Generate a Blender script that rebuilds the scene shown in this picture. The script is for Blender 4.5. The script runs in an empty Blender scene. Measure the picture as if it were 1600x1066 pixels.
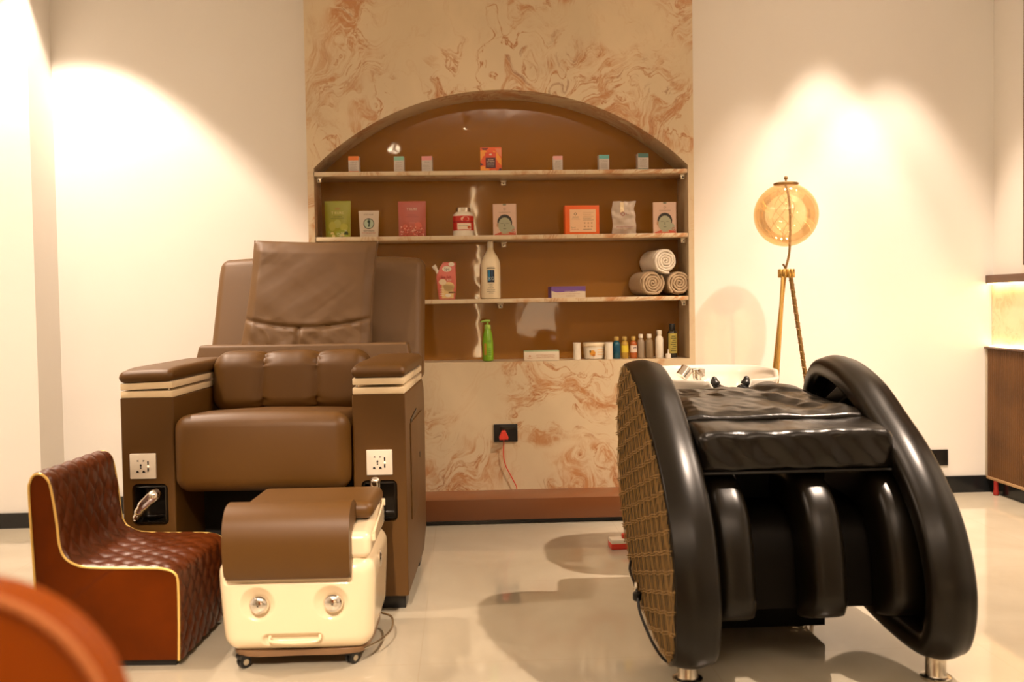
import bpy, bmesh, math, random
from mathutils import Vector, Matrix, noise
random.seed(7)
PI = math.pi
sin, cos, R = math.sin, math.cos, math.radians
SC = bpy.context.scene
COL = SC.collection

# ------------------------------------------------------------------ camera, world, lights, exposure
def setup_camera():
    th, p, ro = R(2.8), R(2.14), R(0.9)
    f = Vector((sin(th)*cos(p), cos(th)*cos(p), -sin(p)))
    r0 = Vector((cos(th), -sin(th), 0)); u0 = r0.cross(f)
    u = cos(ro)*u0 + sin(ro)*r0; r = cos(ro)*r0 - sin(ro)*u0
    cd = bpy.data.cameras.new('camera'); cd.lens = 35; cd.sensor_width = 36
    cd.clip_start = .05
    cd.dof.use_dof = True; cd.dof.focus_distance = 3.8; cd.dof.aperture_fstop = 2.5
    cam = bpy.data.objects.new('camera', cd); COL.objects.link(cam)
    m = Matrix((r, u, -f)).transposed().to_4x4(); m.translation = (0, 0, 1.0)
    cam.matrix_world = m
    SC.camera = cam
setup_camera()
w = bpy.data.worlds.new('world'); SC.world = w; w.use_nodes = True
w.node_tree.nodes['Background'].inputs[0].default_value = (1, .7, .4, 1)
w.node_tree.nodes['Background'].inputs[1].default_value = 0.02
SC.view_settings.view_transform = 'Standard'; SC.view_settings.look = 'None'
SC.view_settings.gamma = 1; SC.view_settings.use_curve_mapping = False
SC.view_settings.exposure = 0.44
WARM = (1, .78, .61)
def spot(x, y, z, half, W, blend=.3, rad=.03, tgt=None, col=WARM):
    l = bpy.data.lights.new('ceiling_and_fill_spot', 'SPOT'); l.energy = W; l.color = col
    l.spot_size = 2*R(half); l.spot_blend = blend; l.shadow_soft_size = rad
    o = bpy.data.objects.new('ceiling_and_fill_spot', l); COL.objects.link(o); o.location = (x, y, z)
    if tgt: o.rotation_euler = (Vector(tgt)-Vector((x, y, z))).to_track_quat('-Z', 'Y').to_euler()
def area(x, y, z, sx, sy, W, tgt=None, col=WARM):
    l = bpy.data.lights.new('fill_uplight', 'AREA'); l.shape = 'RECTANGLE'; l.size = sx; l.size_y = sy
    l.energy = W; l.color = col
    o = bpy.data.objects.new('fill_uplight', l); COL.objects.link(o); o.location = (x, y, z)
    if tgt: o.rotation_euler = (Vector(tgt)-Vector((x, y, z))).to_track_quat('-Z', 'Y').to_euler()
spot(-1.82, 4.35, 2.86, 43, 170, .25)
spot(1.82, 4.62, 2.86, 26, 115, .45)
spot(2.15, 4.54, 2.86, 29, 108, .45)
spot(1.48, 4.60, 2.86, 23, 85, .6)
spot(1.76, 2.96, 2.86, 60, 330, .9, .025)
spot(-1.80, 3.05, 2.86, 60, 150, .9, .03)
spot(-.45, -.7, 2.86, 8.5, 620, .7, .05, (-.56, 2.75, .33))  # added narrow beam, aimed to brighten the foot tub front
spot(-1.3, .3, 2.86, 70, 25, 1, .08)  # added weak fill spot, front left
spot(1.3, .3, 2.86, 70, 20, 1, .08)  # added weak fill spot, front right

area(.2, .2, 2.45, 3.2, .5, 54, (.2, .2, 3))  # added fill aimed at the ceiling, its bounce lifts dim walls and marble
area(-2.5, 2.6, 2.55, .4, 1.6, 20, (-2.5, 2.6, 3))  # added upward fill for the left wall and column
area(2.0, 3.4, 2.55, .4, 1.6, 9, (2.0, 3.4, 3))  # added upward fill for the right side

# ------------------------------------------------------------------ materials
MT = {}
def mat(name, col=(.8, .8, .8), rough=.5, metal=0, spec=.5, coat=0, bump=None, emit=None, es=1, trans=0, alpha=1, ior=1.45, coatr=.1, var=0):
    if name in MT: return MT[name]
    m = bpy.data.materials.new(name); m.use_nodes = True; nt = m.node_tree
    b = nt.nodes['Principled BSDF']; I = b.inputs
    I['Base Color'].default_value = (*col, 1); I['Roughness'].default_value = rough
    I['Metallic'].default_value = metal; I['Specular IOR Level'].default_value = spec
    I['Coat Weight'].default_value = coat; I['Coat Roughness'].default_value = coatr
    I['Transmission Weight'].default_value = trans; I['Alpha'].default_value = alpha; I['IOR'].default_value = ior
    if emit: I['Emission Color'].default_value = (*emit, 1); I['Emission Strength'].default_value = es
    tc = nt.nodes.new('ShaderNodeTexCoord')
    if bump:
        sc, st, dist = bump
        n = nt.nodes.new('ShaderNodeTexNoise'); n.inputs['Scale'].default_value = sc; n.inputs['Detail'].default_value = 3
        nt.links.new(tc.outputs['Object'], n.inputs['Vector'])
        bp = nt.nodes.new('ShaderNodeBump'); bp.inputs['Strength'].default_value = st; bp.inputs['Distance'].default_value = dist
        nt.links.new(n.outputs['Fac'], bp.inputs['Height']); nt.links.new(bp.outputs[0], I['Normal'])
    if var:
        n = nt.nodes.new('ShaderNodeTexNoise'); n.inputs['Scale'].default_value = 5; n.inputs['Detail'].default_value = 4
        nt.links.new(tc.outputs['Object'], n.inputs['Vector'])
        mr = nt.nodes.new('ShaderNodeMapRange'); mr.inputs[1].default_value = .3; mr.inputs[2].default_value = .7
        mr.inputs[3].default_value = 1-var; mr.inputs[4].default_value = 1+var
        nt.links.new(n.outputs['Fac'], mr.inputs[0])
        mx = nt.nodes.new('ShaderNodeVectorMath'); mx.operation = 'SCALE'; mx.inputs[0].default_value = col
        nt.links.new(mr.outputs[0], mx.inputs['Scale']); nt.links.new(mx.outputs[0], I['Base Color'])
    MT[name] = m; return m

def marble(name, base, vein, dark, scale=1.0, gloss=.35, amount=1.0, emit=0):
    if name in MT: return MT[name]
    m = bpy.data.materials.new(name); m.use_nodes = True; nt = m.node_tree; N = nt.nodes; L = nt.links
    b = N['Principled BSDF']; b.inputs['Roughness'].default_value = gloss
    tc = N.new('ShaderNodeTexCoord')
    mp = N.new('ShaderNodeMapping'); mp.inputs['Scale'].default_value = (scale, scale, scale*.8); mp.inputs['Rotation'].default_value = (0, R(25), 0)
    L.new(tc.outputs['Object'], mp.inputs[0])
    w1 = N.new('ShaderNodeTexNoise'); w1.inputs['Scale'].default_value = 2.2; w1.inputs['Detail'].default_value = 3
    L.new(mp.outputs[0], w1.inputs['Vector'])
    sub = N.new('ShaderNodeVectorMath'); sub.operation = 'SUBTRACT'; L.new(w1.outputs['Color'], sub.inputs[0]); sub.inputs[1].default_value = (.5, .5, .5)
    scl = N.new('ShaderNodeVectorMath'); scl.operation = 'SCALE'; L.new(sub.outputs[0], scl.inputs[0]); scl.inputs['Scale'].default_value = 1.1
    add = N.new('ShaderNodeVectorMath'); add.operation = 'ADD'; L.new(mp.outputs[0], add.inputs[0]); L.new(scl.outputs[0], add.inputs[1])
    def ns(sc, det, dist=0, vec=add, rough=.6):
        n = N.new('ShaderNodeTexNoise'); n.inputs['Scale'].default_value = sc; n.inputs['Detail'].default_value = det
        n.inputs['Roughness'].default_value = rough; n.inputs['Distortion'].default_value = dist
        L.new(vec.outputs[0], n.inputs['Vector']); return n
    def mathn(op, a, bb, clamp=False):
        n = N.new('ShaderNodeMath'); n.operation = op; n.use_clamp = clamp
        for i, v in enumerate((a, bb)):
            if v is None: continue
            if isinstance(v, (int, float)): n.inputs[i].default_value = v
            else: L.new(v, n.inputs[i])
        return n.outputs[0]
    def ramp(v, lo, hi, a=0, bb=1):
        n = N.new('ShaderNodeMapRange'); n.interpolation_type = 'SMOOTHSTEP'
        n.inputs[1].default_value = lo; n.inputs[2].default_value = hi; n.inputs[3].default_value = a; n.inputs[4].default_value = bb
        L.new(v, n.inputs[0]); return n.outputs[0]
    # streaky rust clouds: stretched, domain-warped noise, kept inside soft regions
    st = N.new('ShaderNodeMapping'); st.inputs['Rotation'].default_value = (0, R(48), 0); st.inputs['Scale'].default_value = (1.0, 1, 2.6)
    L.new(add.outputs[0], st.inputs[0])
    a = ns(1.9, 9, .55, st, .62); ridge = mathn('ABSOLUTE', mathn('SUBTRACT', a.outputs['Fac'], .5), None)
    region = ramp(ns(1.9, 3, .6, mp).outputs['Fac'], .43, .58)
    streak = ramp(ns(2.6, 10, .8, st, .66).outputs['Fac'], .47, .58)
    fine = ramp(ns(11, 9, 1.2, st, .7).outputs['Fac'], .36, .58, .25, 1)
    vein1 = ramp(ridge, 0, .028, 1, 0)
    f1 = mathn('MULTIPLY', mathn('MAXIMUM', mathn('MULTIPLY', mathn('MULTIPLY', streak, region), .85), mathn('MULTIPLY', vein1, mathn('ADD', mathn('MULTIPLY', region, .8), .12))), mathn('MULTIPLY', fine, amount), True)
    mx = N.new('ShaderNodeMix'); mx.data_type = 'RGBA'; L.new(f1, mx.inputs[0]); mx.inputs[6].default_value = (*base, 1); mx.inputs[7].default_value = (*vein, 1)
    dk_ = ramp(ns(3.1, 9, 1.0, st, .7).outputs['Fac'], .58, .66)
    d1 = mathn('MULTIPLY', mathn('MULTIPLY', mathn('MAXIMUM', dk_, mathn('MULTIPLY', ramp(ridge, 0, .008, 1, 0), .8)), region), mathn('MULTIPLY', fine, .75*amount), True)
    mx2 = N.new('ShaderNodeMix'); mx2.data_type = 'RGBA'; L.new(d1, mx2.inputs[0]); L.new(mx.outputs[2], mx2.inputs[6]); mx2.inputs[7].default_value = (*dark, 1)
    cl = ramp(ns(1.7, 4, .5, mp).outputs['Fac'], .3, .7, .92, 1.06)
    sc2 = N.new('ShaderNodeVectorMath'); sc2.operation = 'SCALE'; L.new(mx2.outputs[2], sc2.inputs[0]); L.new(cl, sc2.inputs['Scale'])
    L.new(sc2.outputs[0], b.inputs['Base Color'])
    MT[name] = m; return m

def floor_mat():
    m = bpy.data.materials.new('polished_beige_tile'); m.use_nodes = True; nt = m.node_tree; N = nt.nodes; L = nt.links
    b = N['Principled BSDF']; b.inputs['Roughness'].default_value = .06; b.inputs['Specular IOR Level'].default_value = .8
    tc = N.new('ShaderNodeTexCoord')
    sep = N.new('ShaderNodeSeparateXYZ'); L.new(tc.outputs['Object'], sep.inputs[0])
    def g(out, off):
        a = N.new('ShaderNodeMath'); a.operation = 'ADD'; L.new(out, a.inputs[0]); a.inputs[1].default_value = off+40
        c = N.new('ShaderNodeMath'); c.operation = 'PINGPONG'; L.new(a.outputs[0], c.inputs[0]); c.inputs[1].default_value = .4
        d = N.new('ShaderNodeMath'); d.operation = 'LESS_THAN'; L.new(c.outputs[0], d.inputs[0]); d.inputs[1].default_value = .0011
        return d.outputs[0]
    mm = N.new('ShaderNodeMath'); mm.operation = 'MAXIMUM'; L.new(g(sep.outputs['X'], .137), mm.inputs[0]); L.new(g(sep.outputs['Y'], -2.75), mm.inputs[1])
    n = N.new('ShaderNodeTexNoise'); n.inputs['Scale'].default_value = 1.6; n.inputs['Detail'].default_value = 7; n.inputs['Distortion'].default_value = 1.6
    L.new(tc.outputs['Object'], n.inputs['Vector'])
    mr = N.new('ShaderNodeMapRange'); mr.inputs[1].default_value = .3; mr.inputs[2].default_value = .7; L.new(n.outputs['Fac'], mr.inputs[0])
    mx = N.new('ShaderNodeMix'); mx.data_type = 'RGBA'; L.new(mr.outputs[0], mx.inputs[0]); mx.inputs[6].default_value = (.42, .37, .275, 1); mx.inputs[7].default_value = (.50, .45, .345, 1)
    m2 = N.new('ShaderNodeMix'); m2.data_type = 'RGBA'; L.new(mm.outputs[0], m2.inputs[0]); L.new(mx.outputs[2], m2.inputs[6]); m2.inputs[7].default_value = (.42, .36, .26, 1)
    L.new(m2.outputs[2], b.inputs['Base Color'])
    return m

def wall_mat():
    m = bpy.data.materials.new('cream_paint'); m.use_nodes = True; nt = m.node_tree; N = nt.nodes; L = nt.links
    b = N['Principled BSDF']; b.inputs['Roughness'].default_value = .6; b.inputs['Specular IOR Level'].default_value = .25
    tc = N.new('ShaderNodeTexCoord'); n = N.new('ShaderNodeTexNoise'); n.inputs['Scale'].default_value = 2.5; n.inputs['Detail'].default_value = 6
    L.new(tc.outputs['Object'], n.inputs['Vector'])
    mx = N.new('ShaderNodeMix'); mx.data_type = 'RGBA'; L.new(n.outputs['Fac'], mx.inputs[0]); mx.inputs[6].default_value = (.80, .77, .72, 1); mx.inputs[7].default_value = (.84, .82, .77, 1)
    L.new(mx.outputs[2], b.inputs['Base Color'])
    n2 = N.new('ShaderNodeTexNoise'); n2.inputs['Scale'].default_value = 9; n2.inputs['Detail'].default_value = 5; L.new(tc.outputs['Object'], n2.inputs['Vector'])
    bp = N.new('ShaderNodeBump'); bp.inputs['Strength'].default_value = .15; bp.inputs['Distance'].default_value = .01
    L.new(n2.outputs['Fac'], bp.inputs['Height']); L.new(bp.outputs[0], b.inputs['Normal'])
    return m

WALL = wall_mat(); FLOOR = floor_mat()
MARB = marble('cream_marble_rust_veins', (.63, .505, .325), (.44, .175, .045), (.26, .085, .025), 1.15, .35)
MARBL = marble('pale_onyx', (.80, .66, .44), (.66, .42, .18), (.6, .38, .16), 2.0, .3, .6)
BLKTILE = mat('black_granite', (.012, .013, .014), .15)
NICHE = mat('brown_gloss_laminate', (.345, .150, .025), .03, spec=.6, bump=(2.6, .14, .02))
ROSE = mat('rose_brown_laminate', (.15, .052, .016), .30)
TAUPE = mat('taupe_leather', (.130, .066, .020), .50, spec=.5, bump=(420, .12, .0006))
TAUPED = mat('taupe_leather_smooth', (.095, .041, .005), .46, spec=.42, bump=(420, .10, .0006))
CREAM = mat('cream_lacquer', (.84, .69, .46), .18, coat=.5)
BLACKP = mat('black_plastic', (.010, .009, .008), .35)
DARKG = mat('dark_pocket', (.018, .013, .008), .25)
CHROME = mat('chrome', (.85, .82, .78), .06, 1)
STEEL = mat('brushed_steel', (.62, .56, .46), .25, 1)
BLEATH = mat('black_leather', (.005, .0035, .0015), .30, spec=.35, bump=(300, .15, .0008))
BLEATHD = mat('black_leather_shade', (.003, .002, .001), .5, spec=.12)  # extra-dark copy of the leather, shade between the pads put into its colour
BLEATH2 = mat('black_leather_creased', (.006, .0045, .003), .25, spec=.45, bump=(55, .22, .004))
RATTAN = mat('rattan', (.30, .18, .06), .5)
RATBACK = mat('rattan_backing', (.018, .013, .007), .5, spec=.2)
COGNAC = mat('cognac_leather', (.108, .0185, .0001), .36, spec=.12, bump=(220, .12, .001), var=.22)
COGDARK = mat('cognac_quilted', (.080, .017, .002), .33, spec=.55, bump=(220, .12, .001), var=.2)
GOLDP = mat('gold_piping', (.75, .50, .14), .35, .3)
BRASS = mat('brass', (.62, .40, .12), .25, 1)
BRASSD = mat('antique_brass', (.34, .22, .09), .35, 1)
CERAM = mat('white_ceramic', (.80, .74, .64), .10, coat=.6)
ORANGE = mat('orange_leather', (.34, .068, .001), .45, spec=.25)
ORANGEL = mat('orange_leather_piping_lit', (.55, .18, .05), .45)  # lighter orange carries the highlight of the rounded arm rim
WHITEP = mat('white_plastic', (.80, .73, .60), .3)
DARKW = mat('dark_walnut', (.11, .042, .018), .35, var=.2)
SLAT = mat('walnut_slats', (.115, .050, .014), .38, var=.3)
REDP = mat('red_plastic', (.62, .045, .025), .3)

# ------------------------------------------------------------------ helpers
def tag(o, label=None, cat=None, group=None, kind=None):
    if label: o['label'] = label
    if cat: o['category'] = cat
    if group: o['group'] = group
    if kind: o['kind'] = kind
    return o
def thing(name, label, cat, loc=(0, 0, 0), rz=0, group=None):
    o = bpy.data.objects.new(name, None); COL.objects.link(o); o.empty_display_size = .05
    o.location = loc; o.rotation_euler = (0, 0, rz)
    return tag(o, label, cat, group)
def obj(name, bm, m, parent=None, loc=None, rot=None, smooth=True, ang=40, label=None):
    bmesh.ops.recalc_face_normals(bm, faces=bm.faces)
    me = bpy.data.meshes.new(name)
    if smooth:
        for f in bm.faces: f.smooth = True
        for e in bm.edges:
            if len(e.link_faces) == 2 and e.calc_face_angle(0) > R(ang): e.smooth = False
    bm.to_mesh(me); bm.free()
    for x in (m if isinstance(m, (list, tuple)) else [m]): me.materials.append(x)
    o = bpy.data.objects.new(name, me); COL.objects.link(o)
    if parent: o.parent = parent
    if loc: o.location = loc
    if rot: o.rotation_euler = rot
    if label: o['label'] = label
    return o
def box(bm, x0, x1, y0, y1, z0, z1, bev=0, seg=2, M=None):
    vs = [bm.verts.new(p) for p in ((x0,y0,z0),(x1,y0,z0),(x1,y1,z0),(x0,y1,z0),(x0,y0,z1),(x1,y0,z1),(x1,y1,z1),(x0,y1,z1))]
    fs = [bm.faces.new([vs[i] for i in q]) for q in ((0,3,2,1),(4,5,6,7),(0,1,5,4),(1,2,6,5),(2,3,7,6),(3,0,4,7))]
    vv = vs
    if bev:
        es = list({e for f in fs for e in f.edges})
        r = bmesh.ops.bevel(bm, geom=es, offset=bev, segments=seg, affect='EDGES', profile=.5)
        vv = list({v for f in r['faces'] for v in f.verts} | {v for v in vs if v.is_valid})
    if M is not None: bmesh.ops.transform(bm, matrix=M, verts=[v for v in vv if v.is_valid])
    return vv
def B(*a, **k):
    bm = bmesh.new(); box(bm, *a, **k); return bm
def coords(h, r, n, k=4):
    r = min(r, h*.999); c = []
    for i in range(k): c.append(-(h-r) - r*math.tan(PI/4*(1-i/k)))
    for i in range(n+1): c.append(-(h-r) + 2*(h-r)*i/n)
    for i in range(1, k+1): c.append((h-r) + r*math.tan(PI/4*i/k))
    return c
def rbox(bm, c, s, r, n=(8, 8, 4), fn=None, k=4):
    """rounded box, centre c, full size s, edge radius r, then fn(Vector local)->Vector"""
    h = [q/2 for q in s]; r = min(r, *[q*.98 for q in h])
    cs = [coords(h[i], r, n[i], k) for i in range(3)]; N = [len(q)-1 for q in cs]; V = {}
    def vert(i, j, l):
        key = (i, j, l)
        if key in V: return V[key]
        p = Vector((cs[0][i], cs[1][j], cs[2][l]))
        q = Vector([max(-(h[a]-r), min(h[a]-r, p[a])) for a in range(3)]); d = p-q
        if d.length > 1e-9: p = q + d.normalized()*r
        if fn: p = fn(p)
        V[key] = bm.verts.new(p+Vector(c)); return V[key]
    for a in range(3):
        b, d = (a+1) % 3, (a+2) % 3
        for side in (0, N[a]):
            for i in range(N[b]):
                for j in range(N[d]):
                    def id3(u, v):
                        t = [0, 0, 0]; t[a] = side; t[b] = u; t[d] = v; return tuple(t)
                    q = [vert(*id3(i, j)), vert(*id3(i+1, j)), vert(*id3(i+1, j+1)), vert(*id3(i, j+1))]
                    if side == 0: q.reverse()
                    bm.faces.new(q)
def lathe(bm, prof, c=(0, 0, 0), n=28, M=None, cap=True):
    rings = []; vs = []
    for r, z in prof:
        ring = [bm.verts.new((c[0]+r*cos(2*PI*i/n), c[1]+r*sin(2*PI*i/n), c[2]+z)) for i in range(n)]
        rings.append(ring); vs += ring
    for a, b in zip(rings, rings[1:]):
        for i in range(n): bm.faces.new((a[i], a[(i+1) % n], b[(i+1) % n], b[i]))
    if cap:
        bm.faces.new(rings[0][::-1]); bm.faces.new(rings[-1])
    if M is not None: bmesh.ops.transform(bm, matrix=M, verts=vs)
def LA(prof, c=(0, 0, 0), n=28, M=None, cap=True):
    bm = bmesh.new(); lathe(bm, prof, c, n, M, cap); return bm
def tube(bm, pts, r, n=10, closed=False):
    P = [Vector(p) for p in pts]; rings = []; up = Vector((0, 0, 1))
    for i, p in enumerate(P):
        a = P[(i-1) % len(P)] if (closed or i > 0) else p; b = P[(i+1) % len(P)] if (closed or i < len(P)-1) else p
        t = (b-a).normalized()
        ref = up if abs(t.z) < .95 else Vector((0, 1, 0))
        u = t.cross(ref).normalized(); v = t.cross(u)
        rr = r[i] if isinstance(r, (list, tuple)) else r
        rings.append([bm.verts.new(p + rr*(cos(2*PI*k/n)*u + sin(2*PI*k/n)*v)) for k in range(n)])
    m = len(rings)
    for i in range(m if closed else m-1):
        a, b = rings[i], rings[(i+1) % m]
        for k in range(n): bm.faces.new((a[k], a[(k+1) % n], b[(k+1) % n], b[k]))
    if not closed: bm.faces.new(rings[0][::-1]); bm.faces.new(rings[-1])
def TU(*a, **k):
    bm = bmesh.new(); tube(bm, *a, **k); return bm
def spline(pts, n=6, closed=False):
    P = [Vector(p) for p in pts]; out = []; m = len(P)
    rng = range(m if closed else m-1)
    for i in rng:
        if closed: p0, p1, p2, p3 = P[(i-1) % m], P[i], P[(i+1) % m], P[(i+2) % m]
        else: p0, p1, p2, p3 = P[max(i-1, 0)], P[i], P[i+1], P[min(i+2, m-1)]
        for k in range(n):
            t = k/n; out.append(.5*((2*p1)+(-p0+p2)*t+(2*p0-5*p1+4*p2-p3)*t*t+(-p0+3*p1-3*p2+p3)*t**3))
    if not closed: out.append(P[-1])
    return out
def prism(bm, pts, axis, a0, a1, bev=0, seg=3):
    """pts in the other two axes (x: y,z ; y: x,z ; z: x,y)"""
    def mk(p, a):
        return {'x': (a, p[0], p[1]), 'y': (p[0], a, p[1]), 'z': (p[0], p[1], a)}[axis]
    A = [bm.verts.new(mk(p, a0)) for p in pts]; Bv = [bm.verts.new(mk(p, a1)) for p in pts]
    f0 = bm.faces.new(A); f1 = bm.faces.new(Bv[::-1]); n = len(pts)
    for i in range(n): bm.faces.new((A[i], Bv[i], Bv[(i+1) % n], A[(i+1) % n]))
    if bev: bmesh.ops.bevel(bm, geom=list(set(f0.edges) | set(f1.edges)), offset=bev, segments=seg, affect='EDGES', profile=.5)
def PR(*a, **k):
    bm = bmesh.new(); prism(bm, *a, **k); return bm
def dup(root, loc, label=None, group=None):
    r = root.copy(); COL.objects.link(r); r.location = loc
    if label: r['label'] = label
    if group: r['group'] = group
    for ch in list(root.children):
        c = ch.copy(); COL.objects.link(c); c.parent = r
        for g in list(ch.children):
            d = g.copy(); COL.objects.link(d); d.parent = c
    return r
def fbm(x, y, z, s=1.0):
    return noise.fractal(Vector((x*s, y*s, z*s)), 1.0, 2.0, 3)

class Print:
    """flat printing on a front face (facing -y); yf(x,z) gives the surface, Rw wraps round a cylinder"""
    def __init__(s, yf=None, Rw=None):
        s.bm = bmesh.new(); s.mats = []; s.yf = yf or (lambda x, z: 0); s.Rw = Rw
    def mi(s, m):
        if m not in s.mats: s.mats.append(m)
        return s.mats.index(m)
    def P(s, x, z, l):
        e = .0005*(l+1)
        if s.Rw:
            rr = s.Rw+e; return (rr*sin(x/s.Rw), -rr*cos(x/s.Rw), z)
        return (x, s.yf(x, z)-e, z)
    def poly(s, pts, m, l=0):
        f = s.bm.faces.new([s.bm.verts.new(s.P(x, z, l)) for x, z in pts]); f.material_index = s.mi(m)
    def rect(s, x0, z0, x1, z1, m, l=0, n=None):
        n = n or (10 if (s.Rw or True) else 1); k = s.mi(m); nz = 6 if not s.Rw else 1
        g = [[s.bm.verts.new(s.P(x0+(x1-x0)*i/n, z0+(z1-z0)*j/nz, l)) for j in range(nz+1)] for i in range(n+1)]
        for i in range(n):
            for j in range(nz):
                f = s.bm.faces.new((g[i][j], g[i+1][j], g[i+1][j+1], g[i][j+1])); f.material_index = k
    def disc(s, cx, cz, rx, rz, m, l=0, n=24, a0=0, a1=2*PI):
        s.poly([(cx+rx*cos(a0+(a1-a0)*i/n), cz+rz*sin(a0+(a1-a0)*i/n)) for i in range(n)], m, l)
    def ring(s, cx, cz, r, w, m, l=0, n=28):
        k = s.mi(m)
        a = [s.bm.verts.new(s.P(cx+r*cos(2*PI*i/n), cz+r*sin(2*PI*i/n), l)) for i in range(n)]
        b = [s.bm.verts.new(s.P(cx+(r-w)*cos(2*PI*i/n), cz+(r-w)*sin(2*PI*i/n), l)) for i in range(n)]
        for i in range(n):
            f = s.bm.faces.new((a[i], a[(i+1) % n], b[(i+1) % n], b[i])); f.material_index = k
    def text(s, t, cx, cz, h, m, l=1, wmax=None):
        cu = bpy.data.curves.new('t', 'FONT'); cu.body = t; cu.size = 1; cu.align_x = 'CENTER'; cu.resolution_u = 2
        o = bpy.data.objects.new('t', cu); COL.objects.link(o)
        dg = bpy.context.evaluated_depsgraph_get(); me = o.evaluated_get(dg).to_mesh()
        vs = [v.co.copy() for v in me.vertices]
        if vs:
            xs = [v.x for v in vs]; w0 = max(xs)-min(xs); sx = h*1.35
            if wmax and w0*sx > wmax: sx = wmax/w0
            xm = (max(xs)+min(xs))/2
            V = [s.bm.verts.new(s.P(cx+(v.x-xm)*sx, cz+(v.y-.35)*h*1.35, l)) for v in vs]; k = s.mi(m)
            for p in me.polygons:
                try: f = s.bm.faces.new([V[i] for i in p.vertices]); f.material_index = k
                except ValueError: pass
        o.evaluated_get(dg).to_mesh_clear(); bpy.data.objects.remove(o); bpy.data.curves.remove(cu)
    def done(s, parent, name='printed_label', loc=None):
        bm = s.bm; me = bpy.data.meshes.new(name); bmesh.ops.recalc_face_normals(bm, faces=bm.faces)
        bm.to_mesh(me); bm.free()
        for x in s.mats: me.materials.append(x)
        o = bpy.data.objects.new(name, me); COL.objects.link(o); o.parent = parent
        if loc: o.location = loc
        return o
def S(o, kind='structure'): o['kind'] = kind; return o
def ink(name, col, rough=.45, **k): return mat('ink_'+name, col, rough, **k)

# ------------------------------------------------------------------ room shell
ZC = 2.9
S(obj('floor', B(-3.4, 2.9, -2.7, 5.1, -.1, 0), FLOOR))
S(obj('ceiling', B(-3.4, 2.9, -2.7, 5.1, ZC, ZC+.1), mat('ceiling_paint', (.86, .83, .78), .7)))
S(obj('wall_back', B(-1.96, 2.9, 4.95, 5.1, 0, ZC), WALL))
S(obj('wall_back_column', B(-3.4, -1.96, 4.68, 5.1, 0, ZC), WALL))
S(obj('wall_right', B(2.70, 2.9, -2.7, 4.95, 0, ZC), WALL))
S(obj('wall_left', B(-3.4, -3.2, -2.7, 4.68, 0, ZC), WALL))
S(obj('wall_front', B(-3.2, 2.70, -2.7, -2.5, 0, ZC), mat('front_wall_paint', (.62, .52, .38), .6)))
S(obj('baseboard_back', B(1.105, 2.70, 4.935, 4.95, 0, .085), BLKTILE))
S(obj('baseboard_back_left', B(-1.96, -.715, 4.935, 4.95, 0, .085), BLKTILE))
S(obj('baseboard_column', B(-3.2, -1.96, 4.665, 4.68, 0, .07), BLKTILE))
S(obj('baseboard_right', B(2.685, 2.70, -2.5, 4.935, 0, .085), BLKTILE))

# marble alcove unit with the arched opening
def alcove():
    bm = bmesh.new(); x0, x1, y0, y1 = -.712, 1.105, 4.70, 4.95
    a, b = -.682, 1.078; zb, zs, zt = .726, 1.645, 2.003; cx = (a+b)/2; hw = (b-a)/2; hh = zt-zs
    Rr = (hw*hw+hh*hh)/(2*hh); cz = zt-Rr; an = math.asin(hw/Rr)
    arc = [(cx+Rr*sin(-an+2*an*i/96), cz+Rr*cos(-an+2*an*i/96)) for i in range(97)]
    inner = [(a, zb)] + arc + [(b, zb)]
    def face(pts, y): return bm.faces.new([bm.verts.new((x, y, z)) for x, z in pts])
    # front: below, left, right strips and the spandrels above the arch
    for xa, xb in ((x0, a), (a, b), (b, x1)): face([(xa, .02), (xb, .02), (xb, zb), (xa, zb)], y0)
    face([(x0, zb), (a, zb), (a, zs), (x0, zs)], y0); face([(b, zb), (x1, zb), (x1, zs), (b, zs)], y0)
    face([(x0, zs), (a, zs), (a, ZC), (x0, ZC)], y0); face([(b, zs), (x1, zs), (x1, ZC), (b, ZC)], y0)
    for p, q in zip(arc, arc[1:]): face([p, q, (q[0], ZC), (p[0], ZC)], y0)
    for p, q in zip(inner, inner[1:]+inner[:1]):
        bm.faces.new([bm.verts.new(v) for v in ((p[0], y0, p[1]), (q[0], y0, q[1]), (q[0], y1-.015, q[1]), (p[0], y1-.015, p[1]))])
    for x in (x0, x1): bm.faces.new([bm.verts.new(v) for v in ((x, y0, .02), (x, y1, .02), (x, y1, ZC), (x, y0, ZC))])
    bmesh.ops.remove_doubles(bm, verts=bm.verts, dist=1e-5)
    S(obj('wall_alcove', bm, MARB, smooth=False))
    S(obj('wall_alcove_back', PR([(p[0], p[1]) for p in inner], 'y', y1-.015, y1-.003), NICHE, ang=30))
    bm = B(x0, x1, 4.475, 4.949, .022, .117, bev=.002)
    S(obj('trim_plinth', bm, ROSE)); S(obj('trim_kick', B(x0, x1, 4.50, 4.949, 0, .022), BLKTILE))
alcove()
SHZ = (1.6275, 1.3245, 1.025)
def shelf(z, label, ci):
    t = thing('shelf', label, 'shelf', (.198, 4.70, z), group='marble shelves in the arched alcove')
    obj('board', B(-.878, .878, .002, .232, -.0195, 0, bev=.0015), MARB, t)
    def clip(x, y, name='shelf_clip'):
        bm = bmesh.new(); box(bm, x-.012, x+.012, y, y+.012, -.046, -.0195, .002); box(bm, x-.016, x+.016, y-.002, y+.014, -.026, -.0195, .001)
        obj(name, bm, STEEL, t)
        bm = bmesh.new(); lathe(bm, [(.0035, 0), (.0035, .003)], (0, 0, 0), 12, Matrix.Translation((x, y, -.036)) @ Matrix.Rotation(PI/2, 4, 'X')); obj('screw', bm, DARKG, t)
    clip(ci, .214)
    clip(.862, .03, 'side_bracket'); clip(-.862, .03, 'side_bracket')
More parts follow.
